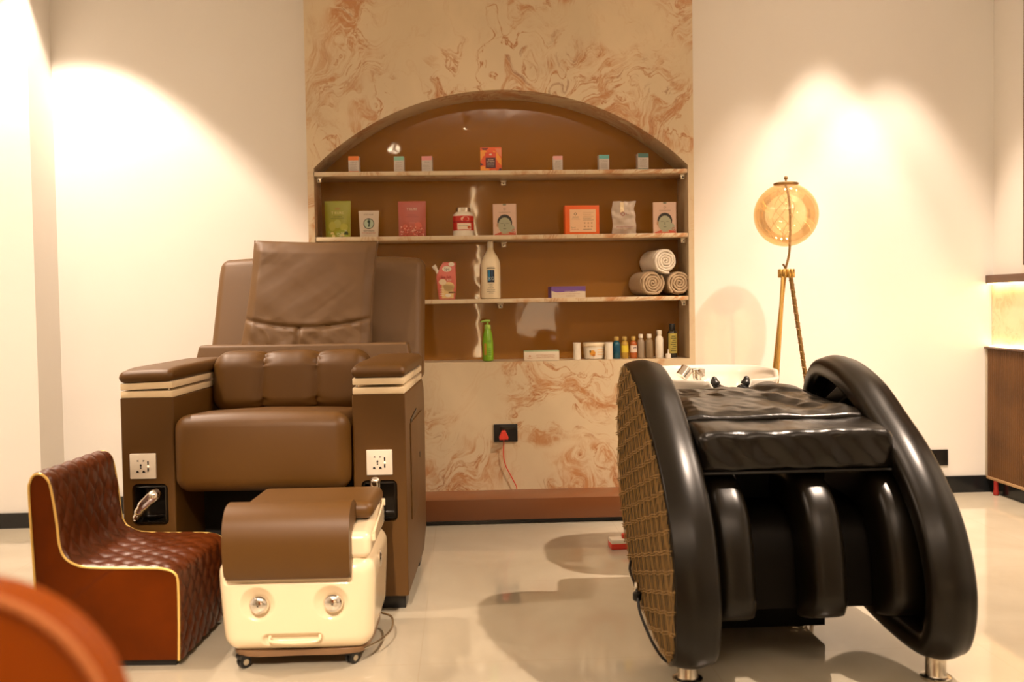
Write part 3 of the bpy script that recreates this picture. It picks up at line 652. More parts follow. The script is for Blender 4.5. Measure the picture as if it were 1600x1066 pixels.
# ------------------------------------------------------------------ taupe pedicure armchair (local frame: x across, y to the back)
ac = thing('pedicure_armchair', 'big taupe leather armchair with cream armrest trims facing the room', 'armchair', (-.655, 3.262, 0), R(-2.5))
def arm(s):
    x0, x1 = (.290, .463); nm = 'arm'
    pts = [(0, .05), (.60, .05), (.73, .12), (.745, .60), (.72, .68), (.66, .713), (0, .713)]
    bm = bmesh.new(); prism(bm, pts, 'x', s*x0, s*x1, .006, 3)
    # hollow for the side pocket
    cut = B(*sorted((s*.315, s*.432)), -.05, .11, .295, .432, .018, 4); me = bpy.data.meshes.new('c')
    cut.to_mesh(me); cut.free(); co = bpy.data.objects.new('c', me); COL.objects.link(co); co.parent = ac
    a = obj('arm', bm, TAUPED, ac)
    md = a.modifiers.new('b', 'BOOLEAN'); md.operation = 'DIFFERENCE'; md.solver = 'EXACT'; md.object = co
    dg = bpy.context.evaluated_depsgraph_get(); dg.update(); me2 = bpy.data.meshes.new_from_object(a.evaluated_get(dg))
    a.modifiers.clear(); a.data = me2; bpy.data.objects.remove(co)
    # pocket lining
    bm = B(*sorted((s*.3155, s*.4315)), .002, .1085, .2955, .4315, .0175, 4)
    bm.normal_update()
    for f in [f for f in bm.faces if abs(f.normal.y) > .9 and f.calc_center_median().y < .01]: bm.faces.remove(f)
    obj('side_pocket', bm, DARKG, a)
    # socket plate
    xc = s*.374 + (.002 if s > 0 else -.018)
    pl = obj('socket_plate', B(xc-.042, xc+.042, -.008, .001, .450, .532, .002), WHITEP, a)
    p = Print(lambda x, z: -.008); bk = BLACKP
    for sx in (-.016, .004):
        p.poly([(xc+sx-.004, .509), (xc+sx+.003, .512), (xc+sx+.003, .506)] if sx < 0 else [(xc+sx+.004, .509), (xc+sx-.003, .512), (xc+sx-.003, .506)], bk)
        p.poly([(xc+sx-.006, .470), (xc+sx+.005, .470), (xc+sx+.001, .477), (xc+sx-.004, .477)], bk)
    p.disc(xc-.006, .494, .003, .0045, bk, 0, 12); p.disc(xc-.006, .486, .0025, .003, bk, 0, 12)
    p.rect(xc+.015, .496, xc+.020, .508, bk); p.rect(xc+.015, .474, xc+.020, .486, bk); p.disc(xc+.018, .491, .003, .003, ink('led', (.9, .8, .6), emit=(1, .8, .5), es=1), 1, 12)
    p.done(pl, 'socket_holes')
    # cream trims, hinge and padded top; the lid is a little open
    obj('lower_trim', B(*sorted((s*.292, s*.461)), .002, .66, .713, .735, .003), CREAM, a)
    piv = Vector((s*.461 if s < 0 else s*.461, 0, .738)); rot = Matrix.Translation(piv) @ Matrix.Rotation(R(1.8 if s < 0 else -.0)*(-1), 4, 'Y') @ Matrix.Translation(-piv)
    dz = 0 if s < 0 else .006
    bm = B(*sorted((s*.292, s*.461)), .002, .66, .738+dz, .760+dz, .003); bmesh.ops.transform(bm, matrix=rot, verts=bm.verts); obj('upper_trim', bm, CREAM, a)
    bm = bmesh.new()
    def fn(q):
        if q.z > 0 and q.y < -.2: q.z -= .010*((-.2-q.y)/.13)**2
        q.z += .003*(1-(q.x/.09)**2)*(1 if q.z > 0 else 0); return q
    rbox(bm, (s*.3765, .325, .783+dz), (.178, .665, .046), .02, (6, 14, 1), fn); bmesh.ops.transform(bm, matrix=rot, verts=bm.verts)
    obj('armrest_pad', bm, TAUPED, a)
    hx = s*.305; obj('hinge', LA([(.004, 0), (.004, .014)], (hx, .012, .731+dz*.5), 10), STEEL, a); obj('hinge', LA([(.004, 0), (.004, .012)], (hx, .6, .731), 10), STEEL, a)
    obj('foot', B(*sorted((s*.33, s*.45)), .03, .12, 0, .052, .003), BLACKP, ac)
    obj('foot', B(*sorted((s*.33, s*.45)), .55, .64, 0, .052, .003), BLACKP, ac)
    return a
aL = arm(-1); aR = arm(1)
# chrome hand shower in the left pocket, tap in the right
obj('shower_head', TU(spline([(-.425, .0, .315), (-.412, -.012, .335), (-.385, -.018, .370), (-.358, -.012, .395), (-.352, 0, .402)], 5), [.006]*3+[.011]*3+[.016]*3+[.020]*4+[.022]*4+[.019]*3+[.010], 16), CHROME, aL)
bm = bmesh.new(); rbox(bm, (.362, -.012, .402), (.036, .03, .085), .0165, (1, 1, 4)); obj('tap_lever', bm, CHROME, aR)
obj('tap_base', B(.349, .375, 0, .1, .33, .36, .006), CHROME, aR)
# right outer side panel with cup slot
sp = obj('service_panel', B(.4625, .468, .14, .56, .27, .60, .002), TAUPED, ac)
obj('panel_slot', PR([(.16, .612), (.36, .628), (.36, .618), (.16, .600)], 'x', .4632, .4665), BLACKP, sp)
obj('panel_latch', B(.4675, .470, .43, .455, .44, .46, .001), BLACKP, sp)
bm = bmesh.new(); box(bm, -.475, -.463, .06, .10, .46, .52, .002); tube(bm, [(-.475, .08, .515), (-.482, .08, .50), (-.478, .08, .47)], .004); obj('side_hook', bm, CHROME, ac)
# seat
bm = bmesh.new()
def fn(q):
    u = q.y; f = max(0, min(1, (u+.36)/.72))
    if q.z > 0: q.z += .010*(1-(q.x/.29)**2) - .045*f + .004*fbm(q.x*5, q.y*5, 1)
    if q.y < -.25: q.y -= .012*(1-(q.z/.13)**2)*(1-(q.x/.3)**4)
    return q
rbox(bm, (0, .315, .531), (.568, .72, .252), .048, (14, 16, 6), fn, 5); obj('seat_cushion', bm, TAUPED, ac)
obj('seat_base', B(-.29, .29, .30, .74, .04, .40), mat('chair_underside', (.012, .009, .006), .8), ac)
# lower back band
bm = bmesh.new()
def fn(q): q.y += (q.z)*.25; q.x *= 1-.06*(q.z/.15); return q
rbox(bm, (-.012, .735, .713), (.875, .10, .28), .010, (8, 2, 6), fn, 3); obj('back_band', bm, TAUPE, ac)
# main backrest
bm = bmesh.new()
def fn(q):
    k = (q.z+.26)/.52; q.y += k*.17 - (.02*(1-(q.x/.44)**2) if q.y < 0 else 0); 
    q.x = q.x*(1-.0*k) + (.022*k if q.x < 0 else .0)
    if q.z > .2: q.z -= .012*(abs(q.x)/.44)**3
    return q
rbox(bm, (.0, .94, .95), (.89, .15, .53), .035, (12, 3, 14), fn, 4); obj('backrest', bm, TAUPE, ac)
# head cushion with seams
def hc(q0, W=.525, H=.44):
    q = q0.copy(); v = (q.z+H/2)/H; u = q.x/(W/2)
    tk = max(0, 1-abs(u)**6)**.5*(1-.75*max(0, v-.9)*10*.1)
    seam = .965-.845-(.035*(1-u*u)) + 0.008
    zz = q.z+H/2
    pin = math.exp(-((zz-seam)/.008)**2)*.010 + (math.exp(-((q.x+.03)/.008)**2)*.010 if zz < seam else 0)
    edge = .55+.45*min(1, (1-abs(u))*7)*min(1, (1-v)*9+.1)
    wr = .008*fbm(q.x*3.5+q.z*5, q.z*2, 4)+.0022*fbm(q.x*9-q.z*12, q.z*4, 8)
    if zz < seam+.03: wr += .0085*fbm(q.x*13+zz*10, q.z*7, 2)*min(1, (seam+.04-zz)*14)
    if q.y < 0: q.y = q.y*edge*(.78+.22*(1-u*u)) + pin + wr*min(1, (1-abs(u))*9)
    else: q.y = q.y*edge
    q.x = q.x*(1-.035*v) + .030*v - .012 - .008*(1-(2*v-1)**2)*u
    q.z += .010*(1-v*0)*(-u)*v*.6 + (.006*u*u if v > .8 else 0)
    q.y += v*.125
    return q
bm = bmesh.new(); rbox(bm, (0.0, .775, 1.045), (.525, .11, .44), .016, (70, 3, 60), hc, 2); hd = obj('head_cushion', bm, TAUPE, ac, ang=70)
for sgn in (-1, 1):
    pts = []
    for i in range(20):
        q = hc(Vector((sgn*.2625, 0, -.22+.44*i/19))); pts.append(q+Vector((0, .775-.004, 1.045)))
    obj('seam_piping', TU(pts, .0032, 8), TAUPE, hd)
# lumbar bolster: three gathered rolls
bm = bmesh.new(); W = .585
def bol(q):
    u = (q.x+W/2)/W*3; fr = u-math.floor(u) if u < 3 else 1; d = min(fr, 1-fr)*W/3
    e = (1-math.exp(-(d/.022)))
    k = .74+.26*e
    edge = max(0, 1-abs(q.x/(W/2))**20)
    ang = math.atan2(q.z, q.y)
    rip = .0045*sin(ang*23+math.floor(u)*2)*math.exp(-d/.016)+.003*sin(ang*37)*math.exp(-d/.010)
    l = math.hypot(q.y, q.z); q.y *= k*(1+rip/l); q.z *= (k*.5+.5)*(1+rip/l*1.2)
    q.y += .02*(q.z/.11); q.z += .003*fbm(q.x*9, q.y*9, 3)
    return q
rbox(bm, (0, .47, .728), (W, .15, .226), .06, (96, 3, 5), bol, 7); obj('lumbar_bolster', bm, TAUPED, ac, ang=75)

# ------------------------------------------------------------------ quilted low seat
qs = thing('quilted_stool_seat', 'small cognac brown quilted leather seat with gold piping at left', 'seat', (-.812, 2.79, 0), R(-3.5))
WQ = .43
def to_local(px, pz): return (px+.812, pz)
prof = [(0, .018), (0.003, .12), (0.004, .20), (.003, .245), (-.004, .262), (-.022, .272), (-.06, .277), (-.147, .278), (-.22, .280), (-.262, .284), (-.289, .294), (-.312, .312), (-.325, .345), (-.331, .41), (-.340, .482), (-.348, .521), (-.360, .539), (-.374, .545), (-.389, .541), (-.398, .524), (-.402, .492), (-.396, .305), (-.392, .20), (-.384, .018)]
P2 = spline([(x, z, 0) for x, z in prof], 5); P2 = [(v.x, v.y) for v in P2]
obj('side_body', PR(P2[::-1], 'y', .004, WQ-.004, .002), COGNAC, qs)
# cover over the front, seat, back and rear
def resample(P, step):
    out = [P[0]]; acc = 0
    for a, b in zip(P, P[1:]):
        d = math.dist(a, b); t = step-acc
        while t <= d: out.append((a[0]+(b[0]-a[0])*t/d, a[1]+(b[1]-a[1])*t/d)); t += step
        acc = (acc+d) % step
    out.append(P[-1]); return out
Pc = resample(P2, .0052); ny = 84; bm = bmesh.new(); rows = []; cell = .066
for i, a in enumerate(Pc):
    b = Pc[min(i+1, len(Pc)-1)]; c = Pc[max(i-1, 0)]; tx, tz = b[0]-c[0], b[1]-c[1]; l = math.hypot(tx, tz) or 1; nx, nz = tz/l, -tx/l
    s = i*.0052; row = []
    for j in range(ny+1):
        y = WQ*j/ny; uu, vv = (s*.75+y)/cell, (s*.75-y)/cell
        q = min(1, abs(sin(PI*uu))*abs(sin(PI*vv))*1.4)**.5; 
        ed = min(1, min(y, WQ-y)/.012)
        h = .003+.0064*q*ed-.004*(1-ed)+.001*fbm(s*12, y*12, 0)
        row.append(bm.verts.new((a[0]+nx*h, y, a[1]+nz*h)))
    rows.append(row)
for a, b in zip(rows, rows[1:]):
    for j in range(ny): bm.faces.new((a[j], a[j+1], b[j+1], b[j]))
obj('quilted_cover', bm, COGDARK, qs, ang=80)
def pip(y):
    pts = [(x+(.004), y, z) for x, z in P2]
    pts = []
    for i, (x, z) in enumerate(P2):
        b = P2[min(i+1, len(P2)-1)]; c = P2[max(i-1, 0)]; tx, tz = b[0]-c[0], b[1]-c[1]; l = math.hypot(tx, tz) or 1
        pts.append((x+tz/l*.002, y, z-tx/l*.002))
    return TU(pts, .0036, 8)
obj('gold_piping', pip(.002), GOLDP, qs); obj('gold_piping', pip(WQ-.002), GOLDP, qs)
obj('base', B(-.375, -.01, .015, WQ-.015, 0, .02), BLACKP, qs)

# ------------------------------------------------------------------ pedicure foot tub
tb = thing('foot_tub', 'cream foot spa tub on casters with taupe leg cushion', 'foot spa', (-.466, 2.715, 0), R(-1))
bm = bmesh.new(); TW2, TD, TH = .430, .44, .262
def tub(q):
    k = (q.z+TH/2)/TH
    q.x *= .955+.045*min(1, k*1.4); 
    if q.y < 0 and q.y < -.15: q.y += .018*(1-k)**2 + .012*(abs(q.x)/.21)**4
    if q.y < -TD/2+.05:
        for cx in (-.103, .098):
            d = math.hypot(q.x-cx, q.z-.010)
            if d < .048: q.y += .022*(1-(d/.048)**2)**1.0*(1 if d < .048 else 0)
        # handle hollow
        dx = max(0, abs(q.x+.01)-.068); dz = q.z+.092
        d = math.hypot(dx, dz)
        if d < .016: q.y += .020*(1-(d/.016)**2)
        # wide shallow panel under the cushion
        if q.z > .062: q.y += .006*min(1, (q.z-.062)/.006)*(1 if abs(q.x+.02) < .165 else max(0, 1-(abs(q.x+.02)-.165)/.012))
    return q
rbox(bm, (-.006, TD/2, .05+TH/2), (TW2, TD, TH), .045, (86, 20, 52), tub, 5); body = obj('tub_body', bm, CREAM, tb, ang=70)
bm = bmesh.new()
def lid(q):
    if q.z > 0: q.z += .012*(q.y/.2)
    return q
rbox(bm, (0, TD/2+.004, .348), (.402, .42, .085), .022, (8, 8, 3), lid, 4); obj('lid', bm, CREAM, tb)
obj('base_plate', PR(spline([(-.185, .03, 0), (0, .012, 0), (.185, .03, 0), (.205, .2, 0), (.19, .40, 0), (0, .42, 0), (-.19, .40, 0), (-.2, .2, 0)], 5, True) and [(v.x, v.y) for v in spline([(-.17, .045, 0), (0, .035, 0), (.16, .045, 0), (.185, .15, 0), (.188, .25, 0), (.17, .40, 0), (0, .42, 0), (-.19, .40, 0), (-.2, .2, 0)], 5, True)], 'z', .036, .052, .003), mat('tan_base', (.20, .11, .05), .4), tb)
obj('bumper_ring', TU(spline([(.17, .06, .042), (.215, .12, .046), (.236, .22, .046), (.225, .33, .044), (.19, .38, .042)], 6), .0035, 8), STEEL, tb)
for cx in (-.103, .098):
    kn = obj('jet_knob', LA([(.0, -.001), (.021, 0), (.0235, .004), (.0235, .012), (.019, .020), (.010, .024), (.002, .0245)], (0, 0, 0), 28, Matrix.Translation((cx, .012, .191)) @ Matrix.Scale(1.15, 4) @ Matrix.Rotation(PI/2, 4, 'X'), cap=False), CHROME, tb)
    obj('knob_socket', LA([(.020, 0), (.020, .006), (.018, .0065)], (0, 0, 0), 24, Matrix.Translation((cx+.008, .028, .199)) @ Matrix.Rotation(PI/2, 4, 'X')), DARKG, kn)
obj('pull_handle', TU(spline([(-.078, .016, .098), (-.072, .004, .086), (-.01, .000, .083), (.052, .004, .086), (.058, .016, .098)], 6), .0045, 10), CREAM, tb)
bm = bmesh.new(); lathe(bm, [(.0, 0), (.012, .001), (.014, .005), (.010, .009), (.0, .010)], (0, 0, 0), 20, Matrix.Translation((.206, .17, .268)) @ Matrix.Rotation(PI/2, 4, 'Y') @ Matrix.Scale(1.9, 4, (1, 0, 0)), cap=False); obj('side_latch', bm, CHROME, tb)
bm = bmesh.new(); lathe(bm, [(.007, 0), (.007, .02)], (.203, .07, .345), 14); obj('hinge_pin', bm, CREAM, tb)
bm = bmesh.new(); lathe(bm, [(.007, 0), (.007, .02)], (.203, .36, .385), 14); obj('hinge_pin', bm, CREAM, tb)
obj('hinge_rod', TU([(.203, .07, .358), (.203, .36, .395)], .0035, 8), CREAM, tb)
# leg cushions
cp = [(-.022, .268), (-.034, .30), (-.040, .345), (-.038, .385), (-.024, .425), (.004, .452), (.04, .461), (.08, .458), (.13, .44), (.15, .415), (.13, .395), (.07, .392), (.03, .37), (.012, .32), (.0, .272), (-.01, .262)]
bm = bmesh.new(); cps = [(v.x, v.y) for v in spline([(y, z, 0) for y, z in cp], 4, True)]
prism(bm, cps, 'x', -.190, .150, .010, 4); obj('leg_cushion', bm, TAUPED, tb, ang=50)
bm = bmesh.new(); rbox(bm, (.012, .27, .414), (.375, .30, .050), .024, (8, 6, 1), lambda q: Vector((q.x, q.y, q.z-.02*(q.y))), 4); obj('seat_pad', bm, TAUPED, tb)
def caster(x, y, rz):
    c = obj('caster', B(-.016, .016, -.012, .016, .026, .038, .003), BLACKP, tb, (x, y, 0), (0, 0, rz))
    bm = bmesh.new(); 
    for sx in (-1, 1): lathe(bm, [(.014, -.004), (.017, -.003), (.017, .003), (.014, .004)], (0, 0, 0), 20, Matrix.Translation((sx*.008, .006, .0172)) @ Matrix.Rotation(PI/2, 4, 'Y'))
    obj('caster_wheel', bm, BLACKP, c)
    bm = bmesh.new(); lathe(bm, [(.0085, 0), (.0085, .001)], (0, 0, 0), 16, Matrix.Translation((.0125, .006, .0172)) @ Matrix.Rotation(PI/2, 4, 'Y')); obj('hub_cap', bm, STEEL, c)
    return c
caster(-.165, .05, R(-50)); caster(.135, .06, R(-40)); caster(-.16, .38, R(20)); caster(.15, .38, R(20))

# ------------------------------------------------------------------ black shampoo chair
sc_ = thing('shampoo_chair', 'glossy black leather salon wash lounger with woven rattan side', 'wash chair', (.90, 2.5, 0), 0)
SX, SY = .90, 2.5
ARM = [(3.15, .805), (3.03, .787), (2.9, .742), (2.78, .673), (2.66, .600), (2.56, .52), (2.48, .43), (2.43, .33), (2.41, .24), (2.42, .15), (2.455, .085), (2.52, .064), (2.65, .064), (2.80, .078), (2.95, .108), (3.08, .165), (3.19, .25), (3.27, .36), (3.31, .5), (3.31, .63), (3.285, .72), (3.23, .782)]
def outline(sc=1.0, inset=0.0):
    P = [(2.42+(y-2.42)*sc, z) for y, z in ARM]
    P = [(v.x, v.y) for v in spline([(y, z, 0) for y, z in P], 5, True)]
    if inset:
        n = len(P); out = []
        for i in range(n):
            a, b = P[i-1], P[(i+1) % n]; tx, tz = b[0]-a[0], b[1]-a[1]; l = math.hypot(tx, tz)
            out.append((P[i][0]-tz/l*inset*-1*-1*-1 if False else P[i][0]-tz/l*(-inset)*-1 , P[i][1]+tx/l*(-inset)*-1))
        # make sure it shrank
        cy = sum(p[0] for p in P)/n; cz = sum(p[1] for p in P)/n
        if sum(math.dist(p, (cy, cz)) for p in out) > sum(math.dist(p, (cy, cz)) for p in P):
            out = [(2*P[i][0]-out[i][0], 2*P[i][1]-out[i][1]) for i in range(n)]
        P = out
    return P
def ring_arm(bm, xa, xb, sc, wdt, r=.020, bulge=.010, ra=None):
    ra = ra or r
    O = outline(sc); I = outline(sc, wdt); n = len(O); rings = []
    for i in range(n):
        o, q = Vector((0, *O[i])), Vector((0, *I[i])); d = (q-o); L_ = d.length; d.normalize()
        pts = []
        for cu, cx, s0, q_ in ((ra, xa+ra, -90, ra), (r, xb-r, 180, r), (L_-r, xb-r, 90, r), (L_-ra, xa+ra, 0, ra)):
            for k in range(5):
                a = R(s0-90*k/4); pts.append((cu+q_*cos(a), cx+q_*sin(a)))
            if s0 == -90:
                for k in range(1, 8): pts.append((-bulge*sin(PI*k/8), xa+ra+(xb-xa-ra-r)*k/8))
        rings.append([bm.verts.new(Vector((x-SX, o.y+d.y*u-SY, o.z+d.z*u))) for u, x in pts])
    for i in range(n):
        a, b = rings[i], rings[(i+1) % n]; m = len(a)
        for k in range(m): bm.faces.new((a[k], a[(k+1) % m], b[(k+1) % m], b[k]))
def arm_panel(x0, x1, sc, inset, m, name, parent, bev=.01):
    P = [(y-SY, z) for y, z in outline(sc, inset)]; return obj(name, PR(P, 'x', x0-SX, x1-SX, bev), m, parent)
SCR = 1.10
bm = bmesh.new(); ring_arm(bm, .515, .632, 1.0, .10, ra=.005); armL = obj('arm', bm, BLEATH, sc_, ang=60)
bm = bmesh.new(); ring_arm(bm, 1.165, 1.285, SCR, .062); armR = obj('arm', bm, BLEATH, sc_, ang=60)
arm_panel(.52, .600, 1.0, .06, RATBACK, 'arm_core', armL); arm_panel(1.225, 1.265, SCR, .06, BLEATH, 'arm_core', armR)
# rattan weave on the outer left side
O = outline(1.0, .008)
def span(P, t, ax):
    xs = []
    for a, b in zip(P, P[1:]+P[:1]):
        if (a[ax]-t)*(b[ax]-t) < 0: f = (t-a[ax])/(b[ax]-a[ax]); xs.append(a[1-ax]+(b[1-ax]-a[1-ax])*f)
    return (min(xs), max(xs)) if len(xs) >= 2 else None
bm = bmesh.new(); y = 2.424
while y < 3.30:
    s_ = span(O, y, 0)
    if s_:
        n = max(2, int((s_[1]-s_[0])/.02)); pts = [(.510+.0025*sin(k*1.3+y*400)-SX, y-SY+.002*sin(k*.9+y*90), s_[0]+(s_[1]-s_[0])*k/n) for k in range(n+1)]
        tube(bm, pts, .0013, 5)
    y += .0135
# cross bands lean down to the back
SH = [(a, b+.27*(a-2.42)) for a, b in O]; z = .12
while z < 1.0:
    for dz in (-.0035, .0035):
        s_ = span(SH, z+dz, 1)
        if s_:
            a, b = s_; a -= .010; n = max(3, int((b-a)/.012))
            tube(bm, [(.5075+.0035*sin(k*2.1+dz*300)-SX, a+(b-a)*k/n-SY, z+dz-.27*(a+(b-a)*k/n-2.42)+.002*sin(k*.7+z*60)) for k in range(n+1)], .0016, 5)
    z += .052
obj('woven_rattan_panel', bm, RATTAN, armL)
arm_panel(.513, .520, 1.0, .012, RATBACK, 'rattan_backing', armL, .001)
# remote pocket and cup hole in the right arm
bm = bmesh.new(); rbox(bm, (0, 0, 0), (.016, .26, .055), .007, (2, 6, 2)); obj('arm_pocket', bm, BLEATH, armR, (1.200-SX, 3.13-SY, .690), (R(-24), 0, 0))
bm = bmesh.new(); tube(bm, [(0, .035*cos(2*PI*i/28), .045*sin(2*PI*i/28)) for i in range(28)], .005, 8, True); obj('speaker_ring', bm, BLEATH2, armR, (1.198-SX, 3.36-SY, .67))
# feet
for (x, y, hh) in ((.575, 2.565, .075), (1.222, 2.520, .075), (.68, 2.98, .19), (1.00, 2.98, .19)):
    bm = LA([(.037, 0), (.040, .003), (.040, .008), (.037, .010), (.028, .011), (.026, .014), (.026, hh)], n=32)
    obj('leg', bm, STEEL, sc_, (x-SX, y-SY, 0))
# seat
def crease(q):
    if q.y < -.2: q.y += .0035*sin((q.x*1.0+q.z*.9)*60)*(1-(q.z/.07)**2*.5)+.005*fbm(q.x*14, q.z*10, 1)
    if q.z > 0: q.z += .006*fbm(q.x*8, q.y*8, 5)
    q.z += .055*max(0, (q.y+.33))
    return q
bm = bmesh.new(); rbox(bm, (.005, .49, .585), (.545, .66, .116), .024, (50, 24, 5), crease, 4); obj('seat_cushion', bm, BLEATH2, sc_, ang=60)
# piping along the lower edge of the cushion
obj('seat_piping', TU(spline([(-.268, .50, .550), (-.268, .17, .534), (-.25, .163, .530), (0, .160, .531), (.25, .163, .530), (.275, .17, .534), (.275, .5, .55)], 6), .0045, 8), BLEATH, sc_)
bm = bmesh.new()
def flap(q):
    u, v = q.x/.26, q.y/.28
    z = .013*fbm(q.x*5+1, q.y*4, 2)+.009*abs(fbm(q.x*9+q.y*7, q.y*5-q.x*3, 6))+.011*sin(q.x*24+q.y*12+1.5*sin(q.y*9))*math.exp(-((q.x-.11)/.09)**2)+.004*sin(q.x*30-q.y*22)*max(0, 1-abs(v))
    e = min(1, (1-abs(u))*5)*min(1, (1-abs(v))*6)
    q.z = q.z+z*(.2+.8*e)+.012*e+.05*(q.y)
    q.x = q.x*(1-.05*v)-.02*v*0+ .012*fbm(1, q.y*8, 3)
    return q
rbox(bm, (.005, .62, .668), (.50, .56, .020), .009, (80, 70, 1), flap, 3); obj('back_flap_cushion', bm, BLEATH2, sc_, ang=70)
obj('back_support', B(-.25, .25, .58, .93, .60, .66, .02), BLEATH, sc_)
# leg rest: dark shell with three raised pads
def legprof(off):
    base = [(3.0, .545), (2.80, .540), (2.69, .515), (2.60, .455), (2.545, .36), (2.52, .25), (2.515, .15)]
    out = []
    for i, (y, z) in enumerate(base):
        a = base[max(i-1, 0)]; b = base[min(i+1, len(base)-1)]; ty, tz = b[0]-a[0], b[1]-a[1]; l = math.hypot(ty, tz)
        out.append((y+tz/l*off, z-ty/l*off))
    return [(v.x, v.y) for v in spline([(y, z, 0) for y, z in out], 5)]
def strip(x0, x1, off, thick, m, name, bev, parent=sc_, zmin=.135):
    A = legprof(off); Bb = legprof(off-thick); P = [(y-SY, max(z, zmin)) for y, z in A+Bb[::-1]]
    bm = bmesh.new(); prism(bm, P, 'x', x0-SX, x1-SX, bev, 4); return obj(name, bm, m, parent, ang=55)
strip(.640, 1.165, -.125, .04, BLEATHD, 'leg_rest_shell', .006, zmin=.16)
for a, b, k in ((.640, .765, 0), (.890, 1.008, 0), (1.100, 1.222, 0)):
    PP = legprof(0.0); bm = bmesh.new(); rows = []; NU = 18
    for i, (y, z) in enumerate(PP):
        p0, p1 = PP[max(i-1, 0)], PP[min(i+1, len(PP)-1)]; ty, tz = p1[0]-p0[0], p1[1]-p0[1]; l = math.hypot(ty, tz); ny_, nz_ = -tz/l, ty/l
        if ny_ > 0: ny_, nz_ = ny_, nz_
        e = min(1, (len(PP)-1-i)/3); row = []
        for j in range(NU+1):
            u = -cos(PI*j/NU); dd = -.110*(1-(1-abs(u)**4.5)**.5*(.35+.65*e**.5)) if abs(u) < 1 else -.110
            row.append(bm.verts.new(((a+b)/2+u*(b-a)/2-SX, y+tz/l*dd-SY, z-ty/l*dd)))
        rows.append(row)
    for r0_, r1_ in zip(rows, rows[1:]):
        for j in range(NU): bm.faces.new((r0_[j], r0_[j+1], r1_[j+1], r1_[j]))
    for r_ in (rows[0], rows[-1]): bm.faces.new(r_)
    for j in (0, NU): pass
    for r0_, r1_ in zip(rows, rows[1:]): bm.faces.new((r0_[0], r1_[0], r1_[NU], r0_[NU]))
    obj('leg_rest_pad', bm, BLEATH, sc_, ang=60)
obj('underframe', B(-.20, .16, .38, .75, .03, .50), BLEATHD, sc_)
# loose cable with connector on the rattan side
cb = obj('mains_cable', TU(spline([(.506-SX, 3.03-SY, .20), (.497-SX, 3.0-SY, .180), (.494-SX, 2.90-SY, .166), (.493-SX, 2.845-SY, .148), (.492-SX, 2.81-SY, .115), (.498-SX, 2.75-SY, .085), (.515-SX, 2.69-SY, .045), (.55-SX, 2.68-SY, .008), (.62-SX, 2.76-SY, .006), (.72-SX, 2.85-SY, .006)], 6), .0042, 8), BLACKP, sc_)
bm = bmesh.new(); lathe(bm, [(.010, 0), (.013, .004), (.013, .022), (.008, .026)], (.492-SX, 2.845-SY, .132), 14); obj('connector', bm, BLACKP, cb)
bm = bmesh.new(); lathe(bm, [(.006, 0), (.008, .004), (.006, .03)], (.493-SX, 2.86-SY, .152), 12); obj('connector_collar', bm, CHROME, cb)

# ------------------------------------------------------------------ wash basin behind it
wb = thing('wash_basin', 'white ceramic shampoo basin with chrome tap behind the black lounger', 'basin', (.92, 3.68, 0))
def basin():
    bm = bmesh.new(); n = 72; hx, hy = .235, .25
    def pt(a, k, z):
        c, s_ = cos(a), sin(a); e = .72
        return Vector((hx*k*abs(c)**e*(1 if c >= 0 else -1), hy*k*abs(s_)**e*(1 if s_ >= 0 else -1), z))
    def rimz(a):
        d = abs((a+PI/2+PI) % (2*PI)-PI)      # distance from the front (-y)
        x = hx*abs(cos(a))**.72*(1 if cos(a) > 0 else -1)+.045*0
        nz = .745
        if sin(a) < -.3:
            t = max(0, min(1, (.072-abs(x-.017))/.022)); t = t*t*(3-2*t); nz -= .085*t; nz -= .022*(1-t)
        return nz
    secs = [(.50, .45, 'a'), (.62, .50, 'a'), (.80, .58, 'a'), (.90, .66, 'a'), (.97, None, -.03), (1.0, None, -.006), (.985, None, .0), (.95, None, -.004), (.935, None, -.03), (.86, .64, 'a'), (.70, .60, 'a'), (.35, .58, 'a'), (.05, .575, 'a')]
    rings = []
    for k, z, off in secs:
        ring = []
        for i in range(n):
            a = 2*PI*i/n; zz = z if z is not None else rimz(a)+off
            if z is not None and z > rimz(a)-.035: zz = rimz(a)-.035
            ring.append(bm.verts.new(pt(a, k, zz)))
        rings.append(ring)
    for a, b in zip(rings, rings[1:]):
        for i in range(n): bm.faces.new((a[i], a[(i+1) % n], b[(i+1) % n], b[i]))
    bm.faces.new(rings[0][::-1]); bm.faces.new(rings[-1])
    obj('bowl', bm, CERAM, wb, ang=70)
basin()
obj('pedestal', LA([(.15, 0), (.15, .02), (.11, .06), (.10, .4), (.12, .47)], n=32), BLACKP, wb)
nr = bmesh.new()
def horn(s):
    x = .017+s*.056
    return TU(spline([(x+s*.002, -.222, .733), (x, -.224, .712), (x-s*.008, -.226, .69), (x-s*.026, -.228, .668), (.017, -.228, .655)], 5), [.003]+[.008, .010, .012, .014]+[.018]*5+[.024]*5+[.026]*6, 12)
obj('neck_rest', horn(-1), BLACKP, wb); obj('neck_rest', horn(1), BLACKP, wb)
tp = obj('tap', B(-.072, -.024, -.03, .012, .64, .748, .004), CHROME, wb)
obj('tap_spout', TU(spline([(-.048, -.01, .735), (-.046, -.04, .735), (-.04, -.07, .715)], 5), .010, 12), CHROME, tp)
bm = bmesh.new(); lathe(bm, [(.016, 0), (.024, .004), (.024, .045), (.016, .052), (.0, .054)], (0, 0, 0), 24, Matrix.Translation((-.118, -.03, .715)) @ Matrix.Rotation(R(40), 4, 'Y') @ Matrix.Rotation(R(-15), 4, 'X')); obj('hand_shower', bm, CHROME, wb)

